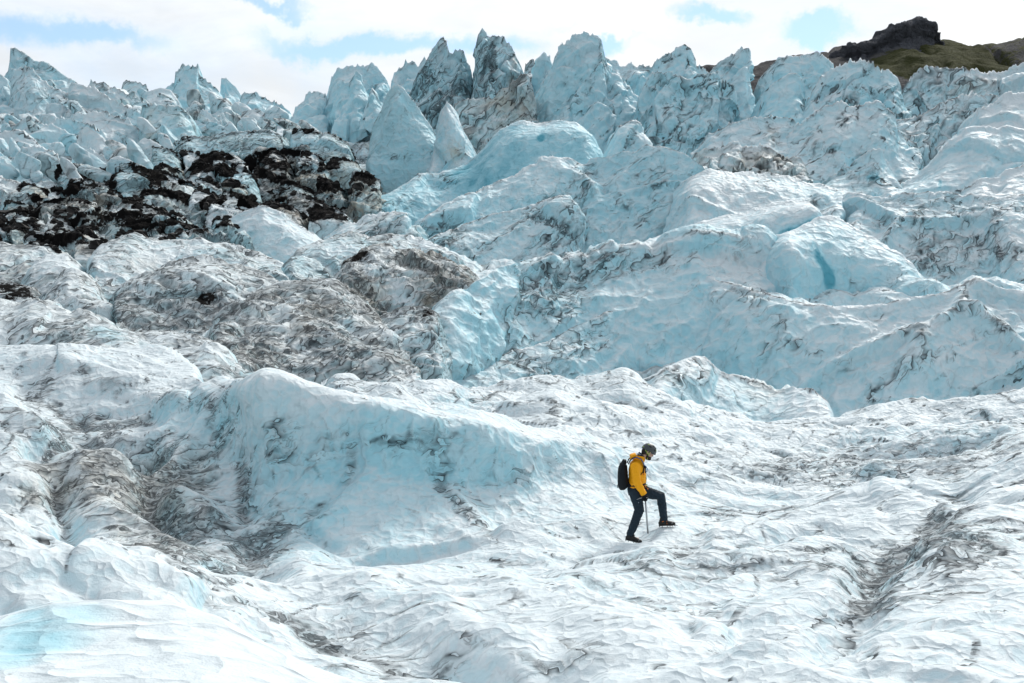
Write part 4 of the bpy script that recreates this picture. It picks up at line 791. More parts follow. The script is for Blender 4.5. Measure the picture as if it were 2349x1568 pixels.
while len(seen) < 64 and tr < 6000:
    tr += 1
    y = rg.uniform(345, 556); a_, b_ = zonex(y); x = rg.uniform(a_, b_); w_ = rg.uniform(42, 110)
    if any(abs(x - u) < .42 * (w_ + v) and abs(y - t) < 15 for u, t, v in seen): continue
    seen.append((x, y, w_)); k = len(seen)
    d_ = float(np.interp(y, [330, 400, 450, 500, 550], [92, 83, 76, 69, 63])) - .8
    hh = w_ * rg.uniform(.22, .45)
    cr_ = [(x - w_ * .5, y + hh * .9), (x - w_ * .42, y + hh * .25), (x - w_ * .30, y), (x - w_ * .1, y + hh * rg.uniform(.0, .2)), (x + w_ * .12, y + hh * rg.uniform(.2, .4)), (x + w_ * .34, y + hh * rg.uniform(.5, .7)), (x + w_ * .52, y + hh * 1.1)]
    tan_, blu = rg.random() < .45, rg.random() < .35
    thick = rg.random() < .5
    tone = ('tan' if tan_ else 'blue-grey' if blu else 'whitish') + ' ice slab with ' + ('thick black cap' if thick else 'thin black rim')
    plc = ('above the wide grit field' if y < 385 and x > 430 else 'in the wide grit field' if y < 450 and x > 470 else 'in the dark hollow before the sloping ridge' if x > 560 else 'beside the thick black-capped slab' if y < 440 and x > 200 else 'near the left picture edge' if x < 140 else 'along the long black grit bank' if y > 480 else 'in the middle of the grit band')
    lab = tone + ' ' + plc
    o = moraine(cr_, d_, [(cr_[0][0] - 4, y + hh + rg.uniform(16, 34)), (cr_[-1][0] + 4, y + hh + rg.uniform(20, 40))], lab, 400 + k, s=.55, amp=.45, blue=.75 if blu else .15, dirt=.35, warm=.8 if tan_ else .15,
                cap=10 if thick else 4.5, dfoot=1.6, back=2.6, kind=('rough', 'cups')[k % 2], jag=1.2)
    o['group'] = lab
R('ice_block', [(505, 530), (527, 502), (562, 483), (604, 467), (632, 481), (653, 488), (685, 513), (720, 534), (742, 556)], 67, [(500, 610), (760, 600)], 3, 'clean white ice wedge in front of the grit band', 'ice block', 'mid', 4, 'cups', 0.67, 141, .5, .3, .1, edge=.5)
# ------------------------------------------------------------------ left middle: dirty hummocks
hum = dict(mat='mid')
HZ = [(450, 720, 280, 60, 5, 'dirt', .5), (720, 740, 220, 110, 10, 'dirt', .6), (900, 640, 170, 80, 0, 'dirt', .6), (80, 665, 170, 40, 0, 'dirt', .6), (330, 840, 260, 40, -8, 'dirt', .5), (100, 760, 180, 30, -12, 'dirt', .5), (600, 850, 260, 40, 0, 'dirt', .5)]
def hummock(crest, d, foot, label, seed, s=0.62, amp=.8, blue=.25, dirt=.35, warm=.15, dfoot=4., back=4., kind='ground', **kw):
    dirt = dirt * 1.15 + .08
    kw['spots'] = list(kw.get('spots') or []) + HZ
    return ridge('ice_hummock', crest, d, foot, dfoot, label, 'ice hummock', kw.pop('mat', 'mid'), back, kind, s, seed, amp, blue, dirt, warm=warm, bulge=kw.pop('bulge', .4), **kw)
hummock([(730, 560), (760, 530), (800, 505), (850, 492), (890, 490), (930, 492), (950, 510), (960, 550)], 70, [(640, 640), (980, 610)], 'ice nose with black-streaked front, below the sloping ridge', 150, kind='flutes', s=0.50, blue=.45, dirt=.3, spots=[(870, 530, 50, 35, 20, 'dirt', .9), (912, 510, 8, 30, 0, 'dirt', .8), (940, 510, 20, 18, 0, 'clean', 1), (780, 540, 50, 40, 0, 'clean', .6)])
hummock([(185, 600), (197, 584), (246, 556), (281, 540), (309, 533), (351, 546), (404, 546), (463, 547), (520, 560), (562, 574), (614, 591), (642, 596), (690, 640)], [58, 60, 61, 61, 59], [(180, 680), (450, 680), (700, 700)], 'long white ice crest with a bare facet, below the grit band', 151, kind='cups', s=0.50, amp=.6, blue=.3, dirt=.25, dfoot=5,
        spots=[(310, 600, 60, 30, -10, 'blue', -.2), (560, 590, 60, 25, -20, 'dirt', .5), (330, 605, 60, 26, 0, 'warm', .25), (480, 585, 60, 20, 0, 'blue', .3)], edge=.5)
hummock([(640, 600), (680, 570), (740, 545), (800, 532), (850, 545), (900, 540), (960, 545), (1010, 570), (1050, 600), (1090, 640), (1110, 670)], [60, 63, 64, 62], [(630, 660), (850, 680), (1120, 720)], 'pale ice bench behind the dirtiest hummock', 152, kind='cups', s=0.50, blue=.45, dirt=.2, amp=.7)
hummock([(760, 660), (790, 600), (825, 574), (857, 565), (899, 561), (952, 559), (1001, 584), (1050, 605), (1085, 626), (1100, 650)], [55, 57, 58, 57], [(740, 760), (900, 760), (1110, 730)], 'dirtiest round hummock, brown and black veined, left of the blue wall', 153, kind='rough', s=0.50, amp=.6, dirt=.6, warm=.7, blue=.15, dfoot=5,
        spots=[(810, 620, 16, 60, 10, 'dirt', 1.1), (830, 585, 40, 14, 20, 'black', 1.3), (930, 585, 60, 16, 0, 'dirt', .7), (880, 660, 50, 40, 0, 'warm', .4), (990, 690, 30, 20, 0, 'warm', .6)], edge=.9)
hummock([(-100, 610), (-40, 585), (0, 560), (50, 562), (110, 572), (160, 580), (185, 600), (200, 630)], 61, [(-110, 680), (210, 680)], 'cracked ice bank at the left picture edge below the grit', 154, kind='cups', blue=.25, dirt=.35, warm=.4, edge=.8, caps=(False, True))
hummock([(45, 670), (60, 637), (81, 598), (109, 586), (154, 588), (179, 609), (195, 650)], 57, [(40, 700), (210, 700)], 'pale blue-white ice knob between two dirt gullies', 155, kind='cups', blue=.25, dirt=.1, s=0.58, amp=.5, back=3, edge=.6)
hummock([(95, 690), (112, 661), (140, 626), (165, 612), (190, 619), (211, 640), (235, 661), (250, 690)], 54, [(85, 730), (270, 720)], 'white triangular ice hump beside a dirt gully', 156, dirt=.2, blue=.1, s=0.50, amp=.6, back=3)
hummock([(250, 690), (281, 651), (351, 616), (421, 598), (467, 586), (509, 595), (562, 612), (614, 630), (660, 645), (720, 700)], [53, 55, 56, 56, 54], [(230, 800), (450, 790), (740, 800)], 'broad dirt-streaked ice hummock in the left middle', 157, dirt=.42, blue=.15, dfoot=7, streak=(.8, .6, .7), s=0.58,
        spots=[(440, 700, 100, 30, 0, 'dirt', .8), (470, 690, 50, 18, 20, 'black', 1.1), (380, 640, 12, 50, -25, 'dirt', .7), (500, 640, 90, 30, -10, 'clean', .5), (460, 680, 130, 10, 0, 'blue', .4), (260, 700, 40, 30, 0, 'dirt', .9)])
hummock([(480, 800), (520, 714), (560, 685), (597, 661), (667, 642), (734, 633), (780, 640), (830, 680), (880, 720), (930, 770)], [48, 51, 52, 52, 50], [(460, 880), (650, 900), (950, 900)], 'big grey wrinkled ice slope left of the blue wall', 158, dirt=.55, blue=.15, warm=.35, dfoot=8, streak=(.75, .66, .8), s=0.53, kind='ground', amp=.9,
        spots=[(740, 740, 40, 60, 0, 'dirt', .9), (700, 730, 50, 50, 0, 'warm', .5), (800, 780, 60, 50, 0, 'dirt', .5), (795, 740, 26, 26, 0, 'blue', .7), (600, 720, 80, 40, 0, 'clean', .3)])
hummock([(790, 790), (840, 740), (880, 720), (930, 700), (985, 703), (1010, 720), (1020, 760)], 51, [(780, 860), (1030, 850)], 'black-edged ice shoulder tucked against the blue wall', 159, dirt=.5, blue=.3, s=0.50, spots=[(985, 715, 40, 16, 20, 'black', 1.1)], edge=.9)
hummock([(-120, 700), (-50, 690), (0, 693), (35, 697), (77, 682), (98, 686), (116, 700), (140, 700), (162, 714), (179, 704), (204, 711), (225, 728), (246, 735), (274, 756), (316, 774), (345, 790)], [46, 46, 45, 43], [(-130, 830), (100, 840), (360, 850)], 'bright white ice rim with pale green hollows at left', 160, kind='cups', s=0.50, amp=.55, blue=.2, dirt=.22, warm=.2, dfoot=4, caps=(False, True),
        spots=[(245, 770, 40, 22, -20, 'blue', .5), (100, 790, 120, 40, -15, 'dirt', .6), (220, 810, 60, 20, -10, 'warm', .7), (170, 720, 60, 14, -15, 'clean', .8)], edge=.3)
hummock([(345, 840), (380, 805), (456, 795), (474, 784), (499, 788), (523, 805), (544, 830), (575, 845), (600, 850), (615, 880)], 40, [(340, 910), (620, 910)], 'white ice knuckle with a small glassy end near the blue crest', 161, kind='cups', s=0.50, amp=.5, blue=.25, dirt=.15, dfoot=3, back=3, spots=[(585, 865, 24, 18, 0, 'blue', .5)])
hummock([(230, 840), (280, 780), (330, 765), (400, 760), (470, 770), (520, 790), (560, 830), (640, 880)], 44, [(220, 900), (660, 920)], 'low grey gravelly ice slope behind the white ramp', 162, dirt=.5, blue=.1, s=0.50, dfoot=4)
hummock([(-120, 640), (-60, 625), (0, 640), (40, 650), (80, 660), (110, 690)], 53, [(-130, 730), (130, 730)], 'black-stained ice bank at the left picture edge, middle height', 163, dirt=.6, blue=.15, s=0.50, spots=[(20, 665, 70, 24, 0, 'black', 1.2)], caps=(False, True))

# loose stones lying on the black grit
def gravel():
    r = np.random.RandomState(5); V = []; F = []; base = []
    for th in (0.6, 1.57, 2.5):
        for k in range(5): a = 2 * math.pi * (k + .5 * (th == 1.57)) / 5; base.append((math.sin(th) * math.cos(a), math.sin(th) * math.sin(a), math.cos(th)))
    base = np.array(base + [(0, 0, 1.)])
    f0 = []
    for i in range(2):
        for k in range(5): f0 += [(i * 5 + k, i * 5 + (k + 1) % 5, (i + 1) * 5 + (k + 1) % 5), (i * 5 + k, (i + 1) * 5 + (k + 1) % 5, (i + 1) * 5 + k)]
    for k in range(5): f0.append((15, (k + 1) % 5, k))
    f0 = np.array(f0)
    pts = np.concatenate(STONES)
    for i, p in enumerate(pts):
        sz = .055 * math.exp(r.normal() * .7)
        V.append(base * (1 + r.uniform(-.3, .3, (16, 1))) * np.array([sz, sz * r.uniform(.6, 1.2), sz * r.uniform(.5, .9)]) + p); F.append(f0[:, ::-1] + 16 * i)
    mat = bpy.data.materials.new('black_stone'); mat.use_nodes = True; N = NT(mat.node_tree); p = mat.node_tree.nodes['Principled BSDF']
    n1 = N.noise(N.n('ShaderNodeNewGeometry').outputs['Position'], 3.0, 3); N.put(p.inputs['Base Color'], N.mix(n1, (.003, .003, .0035), (.022, .019, .017))); p.inputs['Roughness'].default_value = .9
    o = np_mesh('gravel', np.concatenate(V), np.concatenate(F), mat, smooth=False); tag(o, kind='stuff')
gravel()

# ------------------------------------------------------------------ the dark hill with its rock crown
def hill_material():
    mat = bpy.data.materials.new('hillside'); mat.use_nodes = True
    N = NT(mat.node_tree); p = mat.node_tree.nodes['Principled BSDF']
    geo = N.n('ShaderNodeNewGeometry'); pos = geo.outputs['Position']
    n1 = N.noise(pos, .022, 6, .62); n2 = N.noise(pos, .14, 6, .72); st = N.noise(N.vm('MULTIPLY', pos, (.02, .02, .25)), 1.0, 5, .65)
    gr = N.m('ADD', N.attr('grass'), N.m('ADD', N.m('MULTIPLY', N.m('SUBTRACT', n1, .5), 2.2), N.m('MULTIPLY', N.m('SUBTRACT', n2, .5), 1.6)))
    rock = N.mix(N.m('ADD', N.m('MULTIPLY', st, .6), N.m('MULTIPLY', n2, .4)), (.060, .066, .080), (.19, .195, .215))  # bluish rock tint stands in for distance haze
    grass = N.mix(n2, (.036, .042, .020), (.105, .108, .040))
    earth = N.mix(n2, (.075, .066, .058), (.15, .130, .105))
    col = N.mix(N.step(gr, .35, .62), N.mix(N.attr('rock'), earth, rock), grass)
    N.put(p.inputs['Base Color'], col); p.inputs['Roughness'].default_value = .95; p.inputs['Specular IOR Level'].default_value = .1
    b = N.n('ShaderNodeBump'); b.inputs['Strength'].default_value = 1.0; b.inputs['Distance'].default_value = 8
    N.put(b.inputs['Height'], N.m('ADD', n2, N.m('MULTIPLY', N.noise(pos, .5, 4, .6), .5))); N.put(p.inputs['Normal'], b.outputs[0])
    return mat
HILL = hill_material()
HD = 1100.
hc = [(1380, 175, HD), (1500, 162, HD), (1600, 160, HD), (1735, 153, HD), (1760, 148, HD), (1850, 140, HD), (1905, 128, HD), (1940, 122, HD), (1985, 112, HD), (2040, 104, HD), (2100, 98, HD), (2155, 96, HD), (2200, 100, HD), (2250, 108, HD), (2300, 106, HD), (2349, 98, HD), (2600, 80, HD), (2900, 90, HD)]
rowsH = [[(x, 420, 620) for x, y, d in hc], [(x, 300, 760) for x, y, d in hc], [(x, 210 + (y - 110) * .3, 920) for x, y, d in hc], [(x, (y + 160) / 2 + 5, 1010) for x, y, d in hc], hc, [(x, y + 10, d + 120) for x, y, d in hc], [(x, 420, d + 600) for x, y, d in hc]]
Rw = [W(*curve(r, 420).T) for r in rowsH]
P = catmull(Rw, [6, 20, 36, 30, 6, 6]); nv, nu = P.shape[:2]
Pf = P.reshape(-1, 3); Nf = grid_normals(P).reshape(-1, 3)
if Nf[:, 2].mean() < 0: Nf = -Nf
Pf = Pf + np.array([0, -.35, .9]) * (fbm(Pf / 70, 5, .55) * 15 + fbm(Pf / 18, 3) * 3.0 - 9 * (1 - billow(Pf / np.array([55, 200, 90]) + 2, 2)) ** 6)[:, None]
px, py = to_px(Pf)
grass = .30 + .75 * sst(np.hypot((px - 2120) / 190, (py - 140) / 55), 1.1, .2) + .2 * sst(px, 2050, 2200) - .9 * sst(px, 2010, 1940) - .5 * sst(py, 168, 200)
grass -= .8 * sst((py - 98) - (px - 2040) * -.28, 34, 12) * sst(px, 2110, 2050)
hill = np_mesh('hill', Pf, grid_faces(nv, nu)[:, ::-1] if flip_needed(Pf, nv, nu) else grid_faces(nv, nu), HILL, {'grass': grass, 'rock': np.full(len(Pf), .6)})
tag(hill, kind='structure')
# rock crown: stepped cliff
cc = [(1895, 150), (1905, 128), (1935, 124), (1941, 112), (1945, 104), (1960, 102), (1975, 100), (1990, 98), (2010, 95), (2022, 86), (2030, 76), (2033, 68), (2040, 66), (2055, 62), (2070, 60), (2073, 50), (2090, 49), (2105, 44), (2116, 42), (2128, 47), (2140, 52), (2148, 62), (2152, 78), (2156, 92), (2160, 104)]
nu = 300
cr = curve([(a, b, 0) for a, b in cc], nu, 'arc'); q = np.stack([cr[:, 0] / 6, cr[:, 0] * 0, cr[:, 0] * 0], 1)
cr[:, 1] += perlin(q) * 1.6 + np.abs(perlin(q * 2.3)) * 1.8
cd = HD - 20 - 26 * np.sin(np.linspace(0, math.pi, nu))
rowsC = []
for k, (f, dy, dd) in enumerate([(1.0, 0, 0)]): pass
ftY = np.interp(cr[:, 0], [1890, 1950, 2000, 2060, 2100, 2165], [165, 150, 140, 122, 112, 112])
crW = W(cr[:, 0], cr[:, 1], cd); ftW = W(cr[:, 0], ftY + 14, cd - 30)
bk = crW.copy(); bk[:, 1] += 50; bk2 = bk.copy(); bk2[:, 1] += 30; bk2[:, 2] -= 60
m1 = ftW * .45 + crW * .55; m1[:, 1] += 9
m2 = ftW * .12 + crW * .88; m2[:, 1] -= 3
P = catmull([ftW, m1, m2, crW, bk, bk2], [40, 34, 10, 5, 4]); nv = P.shape[0]
N = grid_normals(P)
if N[:60, :, 1].mean() > 0: N = -N
Pf = P.reshape(-1, 3); Nf = N.reshape(-1, 3)
lay = np.mod(Pf[:, 2] / 7 + fbm(Pf / 40, 3) * 1.2, 1.0)
h = fbm(Pf / 22, 4, .6) * 4 + billow(Pf / np.array([12, 12, 60]), 3) * 5 + lay * 3.2
Pf = Pf + Nf * ((h - np.median(h)) * .8)[:, None]
crown = np_mesh('rock_crown', Pf, grid_faces(nv, nu)[:, ::-1] if flip_needed(Pf, nv, nu) else grid_faces(nv, nu), HILL, {'grass': -.7 + .95 * np.clip(1 - np.repeat(np.arange(nv), nu) / 34., 0, 1), 'rock': np.ones(len(Pf))})
crown.parent = hill; crown.matrix_parent_inverse = Matrix.Translation(-Vector(hill.location))

# ------------------------------------------------------------------ the person
PB = W(1446.6, 1243.7, 24.6)          # ground point under the near boot
def L(cx, cz, y): return Vector(((cx - 400) * .001328, y, (1440 - cz) * .001328))
def frames(pts):
    T = []
    for i in range(len(pts)):
        a = pts[max(0, i - 1)]; b = pts[min(len(pts) - 1, i + 1)]; T.append((b - a).normalized())
    return T
def tube(bm, pts, rad, n=14, ref=Vector((0, 1, 0)), close=True):
    """tube through pts; rad = r or (across, along-ref) per point"""
    pts = [Vector(p) for p in pts]; T = frames(pts); rings = []
    for p, t, r in zip(pts, T, rad):
        ra, rb = r if isinstance(r, tuple) else (r, r)
        b = (ref - t * ref.dot(t))
        if b.length < 1e-3: b = Vector((1, 0, 0)) - t * t.x
        b.normalize(); a = b.cross(t)
        rings.append([bm.verts.new(p + a * (ra * math.cos(2 * math.pi * k / n)) + b * (rb * math.sin(2 * math.pi * k / n))) for k in range(n)])
    for q in range(len(rings) - 1):
        for k in range(n):
            bm.faces.new((rings[q][k], rings[q][(k + 1) % n], rings[q + 1][(k + 1) % n], rings[q + 1][k]))
    if close:
        bm.faces.new(rings[0][::-1]); bm.faces.new(rings[-1])
def ball(bm, c, r, rot=None, seg=16):
    m = Matrix.Translation(c) @ (rot.to_4x4() if rot else Matrix.Identity(4)) @ Matrix.Diagonal((*(r if isinstance(r, tuple) else (r, r, r)), 1))
    bmesh.ops.create_uvsphere(bm, u_segments=seg, v_segments=seg // 2 + 2, radius=1.0, matrix=m)
def box(bm, c, size, rot=None, bev=0):
    m = Matrix.Translation(c) @ (rot.to_4x4() if rot else Matrix.Identity(4)) @ Matrix.Diagonal((*size, 1))
    r = bmesh.ops.create_cube(bm, size=1.0, matrix=m)
    if bev: bmesh.ops.bevel(bm, geom=[e for e in {e for v in r['verts'] for e in v.link_edges}], offset=bev, segments=2, affect='EDGES')
def finish(name, bm, mat, parent=None, loc=None, voxel=None, smooth=3, disp=0., dscale=.06):
    bmesh.ops.recalc_face_normals(bm, faces=bm.faces)
    me = bpy.data.meshes.new(name); bm.to_mesh(me); bm.free()
    o = bpy.data.objects.new(name, me); COL.objects.link(o)
    if voxel:
        md = o.modifiers.new('r', 'REMESH'); md.mode = 'VOXEL'; md.voxel_size = voxel
        if smooth: sm = o.modifiers.new('s', 'SMOOTH'); sm.factor = .5; sm.iterations = smooth
        dg = bpy.context.evaluated_depsgraph_get(); dg.update()
        m2 = bpy.data.meshes.new_from_object(o.evaluated_get(dg)); o.modifiers.clear(); o.data = m2; bpy.data.meshes.remove(me); me = m2; me.name = name
    if disp:
        n = len(me.vertices); co = np.empty(n * 3, np.float32); me.vertices.foreach_get('co', co); co = co.reshape(-1, 3)
        nr = np.empty(n * 3, np.float32); me.vertices.foreach_get('normal', nr); nr = nr.reshape(-1, 3)
        cw = co + .5 * dscale * np.stack([perlin(co / dscale * .7 + 9), perlin(co / dscale * .7 + 19), perlin(co / dscale * .7 + 29)], 1)
        k = .6 - np.abs(perlin(cw / dscale * np.array([.75, 1, 1.1]) + 3)) * 2 + .35 * perlin(cw / dscale * 2.3)
        co += nr * (k * disp)[:, None]; me.vertices.foreach_set('co', co.ravel()); me.update()
    me.polygons.foreach_set('use_smooth', np.ones(len(me.polygons), bool))
    me.materials.clear(); me.materials.append(mat)
    if parent is not None: o.parent = parent
    elif loc is not None: o.location = loc
    return o
M_skin = plain('skin', (.52, .33, .25), .55, bump=.0005, bscale=200)
M_jacket = plain('jacket_fabric', (.93, .385, .006), .62, spec=.25, bump=.004, bscale=22, var=.12)
M_trous = plain('trouser_fabric', (.016, .029, .043), .8, spec=.25, bump=.004, bscale=26, var=.3)
M_black = plain('black_fabric', (.006, .008, .011), .75, spec=.25, bump=.003, bscale=40, var=.3)
M_boot = plain('boot_leather', (.012, .011, .011), .6, bump=.002, bscale=60, var=.3)
M_helm = plain('helmet_shell', (.060, .068, .072), .42, spec=.4, bscale=20)
M_green = plain('lime_plastic', (.35, .52, .08), .5)
M_orange = plain('orange_webbing', (.80, .20, .03), .6)
M_metal = plain('brushed_metal', (.42, .43, .44), .38, metal=.85)
M_steel = plain('dark_steel', (.10, .10, .11), .45, metal=.8)
M_hair = plain('dark_hair', (.018, .013, .010), .7, bump=.003, bscale=160)
M_fleece = plain('dark_fleece', (.03, .035, .045), .9, bump=.002, bscale=120)
M_blue = plain('blue_hose', (.03, .16, .42), .4)
M_grey = plain('grey_lining', (.30, .34, .40), .8)

YN, YF = -.14, .17                     # near leg, far leg
hipN, kneeN, ankN = L(450, 770, -.10), L(500, 1008, -.20), L(388, 1330, YN)
hipF, kneeF, ankF = L(500, 770, .11), L(806, 858, .17), L(848, 1165, YF)
pel, waist, chest, upper, neck = L(462, 770, 0), L(478, 670, 0), L(478, 530, 0), L(486, 440, 0), L(548, 352, 0)
head = L(622, 268, 0)
shN, elN, wrN = L(448, 440, -.185), L(462, 640, -.255), L(556, 800, -.235)
shF, elF, wrF = L(470, 440, .185), L(520, 640, .26), L(600, 770, .22)
tilt = Matrix.Rotation(math.radians(24), 3, 'Y')      # head bowed forward (+X)
def H(fx, y, uz): return head + tilt @ Vector((fx, y, uz))
bm = bmesh.new()
tube(bm, [pel - Vector((0, 0, .09)), pel, waist, chest, upper, L(515, 395, 0)], [(.11, .15), (.125, .165), (.105, .145), (.115, .165), (.105, .175), (.06, .09)], 18)
tube(bm, [L(505, 410, 0), neck, H(-.015, 0, -.06)], [.062, .056, .055])
for sh, el, wr in ((shN, elN, wrN), (shF, elF, wrF)):
    hd = wr + (wr - el).normalized() * .05
    tube(bm, [upper.lerp(sh, .55), sh, sh.lerp(el, .5), el, el.lerp(wr, .35), wr, hd], [.06, .055, .046, .038, .039, .024, .020])
for hp, kn, an in ((hipN, kneeN, ankN), (hipF, kneeF, ankF)):
    tube(bm, [pel.lerp(hp, .5), hp, hp.lerp(kn, .5), kn, kn.lerp(an, .35), an, an + Vector((.01, 0, -.06))], [.09, .088, .072, .054, .055, .037, .045])
    tube(bm, [an + Vector((-.04, 0, -.06)), an + Vector((.06, 0, -.07)), an + Vector((.14, 0, -.085))], [.036, .038, .03])
ball(bm, H(0, 0, .02), (.096, .076, .105), tilt, 20)                 # skull
ball(bm, H(.030, 0, -.045), (.066, .058, .072), tilt, 18)            # jaw
tube(bm, [H(.086, 0, .020), H(.100, 0, -.005), H(.112, 0, -.024), H(.094, 0, -.036)], [.008, .010, .015, .010], 10)   # nose
for sy in (-1, 1):
    ball(bm, H(-.004, sy * .077, -.008), (.020, .010, .031), tilt, 12)   # ear
    ball(bm, H(.078, sy * .030, .030), (.018, .024, .010), tilt, 10)     # brow
    ball(bm, H(.066, sy * .042, -.022), (.022, .020, .020), tilt, 10)    # cheek
ball(bm, H(.086, 0, -.056), (.013, .024, .007), tilt, 10); ball(bm, H(.083, 0, -.069), (.013, .021, .007), tilt, 10)   # lips
ball(bm, H(.070, 0, -.098), (.026, .026, .020), tilt, 12)            # chin
person = finish('person', bm, M_skin, None, PB, voxel=.0075, smooth=2)
tag(person, 'person in yellow jacket and grey helmet stepping down the ice with a backpack', 'person')
for sy in (-1, 1):
    bm = bmesh.new(); ball(bm, H(.084, sy * .031, .008), (.008, .013, .008), tilt, 10); finish('eye', bm, M_hair, person)
bm = bmesh.new()      # beard
ball(bm, H(.036, 0, -.080), (.066, .060, .050), tilt, 18); ball(bm, H(.074, 0, -.098), (.032, .034, .028), tilt, 14)
for sy in (-1, 1): tube(bm, [H(.005, sy * .068, -.015), H(.012, sy * .066, -.05), H(.030, sy * .056, -.085)], [.014, .018, .022], 10)
tube(bm, [H(.080, -.03, -.052), H(.094, 0, -.047), H(.080, .03, -.052)], [.007, .008, .007], 8)
finish('beard', bm, M_hair, person, voxel=.006, smooth=2, disp=.002, dscale=.012)
bm = bmesh.new()      # hair under the helmet
ball(bm, H(-.035, 0, .0), (.074, .080, .080), tilt, 18); ball(bm, H(-.055, 0, -.045), (.045, .062, .035), tilt, 14)
for sy in (-1, 1): tube(bm, [H(.02, sy * .076, .03), H(.014, sy * .077, -.01)], [.016, .010], 8)
finish('hair', bm, M_hair, person, voxel=.006, smooth=2, disp=.002, dscale=.012)
# helmet: shell, vents, lime trim, straps
bm = bmesh.new(); nlat, nlon = 14, 28; rings = []
for i in range(nlat + 1):
    th = math.radians(4 + 96 * i / nlat); ring = []
    for k in range(nlon):
        ph = 2 * math.pi * k / nlon; c, s_ = math.cos(ph), math.sin(ph)
        low = .10 * max(0, -c) if i == nlat else 0
        rr = 1 + (.03 if i >= nlat - 1 else 0)
        ridge_ = 1 + .025 * math.cos(3 * ph) * math.sin(th)
        ring.append(bm.verts.new(H(.006 + .132 * rr * math.sin(th) * c * ridge_, .106 * rr * math.sin(th) * s_, .044 + .112 * math.cos(th) - .020 * (i / nlat) ** 3 * (1.2 if c > .3 else .2))))
    rings.append(ring)
for i in range(nlat):
    for k in range(nlon): bm.faces.new((rings[i][k], rings[i][(k + 1) % nlon], rings[i + 1][(k + 1) % nlon], rings[i + 1][k]))
bm.faces.new(rings[0])
helmet = finish('helmet', bm, M_helm, person)
md = helmet.modifiers.new('thickness', 'SOLIDIFY'); md.thickness = .008
def on_helmet(th, ph, r=1.0):
    th, ph = math.radians(th), math.radians(ph)
    return H(.006 + .134 * r * math.sin(th) * math.cos(ph), .108 * r * math.sin(th) * math.sin(ph), .044 + .114 * r * math.cos(th)), tilt @ Matrix.Rotation(ph, 3, 'Z') @ Matrix.Rotation(th, 3, 'Y')
for sy in (-1, 1):
    for th, ph, mat_, nm, sz in ((42, 60, M_black, 'vent', (.018, .034, .008)), (58, 95, M_black, 'vent', (.016, .040, .008)), (50, 22, M_black, 'vent', (.018, .026, .008)), (72, 45, M_black, 'vent', (.034, .018, .008)),
                                 (44, 120, M_green, 'trim', (.014, .044, .006)), (70, 22, M_green, 'trim', (.036, .014, .006)), (84, 150, M_green, 'trim', (.012, .04, .006))):
        p_, ro = on_helmet(th, sy * ph, .985); bm = bmesh.new(); box(bm, p_, sz, ro, .003); finish(nm, bm, mat_, helmet)
    bm = bmesh.new()
    tube(bm, [H(.030, sy * .088, .03), H(.018, sy * .080, -.035), H(.032, sy * .060, -.10), H(.045, sy * .02, -.122)], [.006] * 4, 8)
    tube(bm, [H(-.060, sy * .086, .02), H(-.020, sy * .084, -.012), H(.018, sy * .080, -.035)], [.006] * 3, 8)
    finish('chin_strap', bm, M_green, helmet)
# jacket
bm = bmesh.new()
tube(bm, [L(452, 748, 0), L(455, 742, 0), L(462, 700, 0), L(486, 640, 0), L(488, 560, 0), L(482, 490, 0), L(486, 430, 0), L(508, 385, 0)],
     [(.142, .188), (.146, .192), (.143, .188), (.150, .186), (.150, .198), (.140, .205), (.125, .195), (.085, .12)], 24)
for sh, el, wr in ((shN, elN, wrN), (shF, elF, wrF)):
    e2 = el.lerp(wr, .5)
    tube(bm, [upper.lerp(sh, .5) + Vector((0, 0, .01)), sh, sh.lerp(el, .4), sh.lerp(el, .75), el, e2, el.lerp(wr, .85), wr + (wr - el) * .02], [.088, .086, .078, .073, .070, .062, .054, .052], 16)
tube(bm, [L(430, 360, 0), L(425, 325, 0), L(470, 305, 0)], [(.055, .12), (.058, .12), (.040, .10)], 16)    # hood rolled behind the neck
tube(bm, [L(505, 400, 0), L(525, 350, 0), L(530, 318, 0)], [(.088, .105), (.086, .092), (.080, .082)], 18)    # stand-up collar
jacket = finish('jacket', bm, M_jacket, person, voxel=.009, smooth=3, disp=.008, dscale=.075)
bm = bmesh.new(); tube(bm, [L(520, 350, 0), L(540, 312, 0), L(552, 300, 0)], [(.074, .080), (.072, .074), (.070, .072)], 16); finish('collar_lining', bm, M_fleece, jacket)
bm = bmesh.new(); tube(bm, [L(470, 312, -.06), L(500, 288, -.05), L(520, 300, -.075)], [.012, .010, .010], 8); finish('hood_edge', bm, M_grey, jacket)
bm = bmesh.new(); tube(bm, [L(594, 690, 0), L(604, 620, 0), L(596, 540, 0), L(586, 450, 0)], [.006] * 4, 6); finish('zipper', bm, M_black, jacket)
bm = bmesh.new(); tube(bm, [L(500, 575, -.168), L(530, 590, -.15), L(580, 600, -.08)], [.005] * 3, 6); finish('pocket_zip', bm, M_black, jacket)
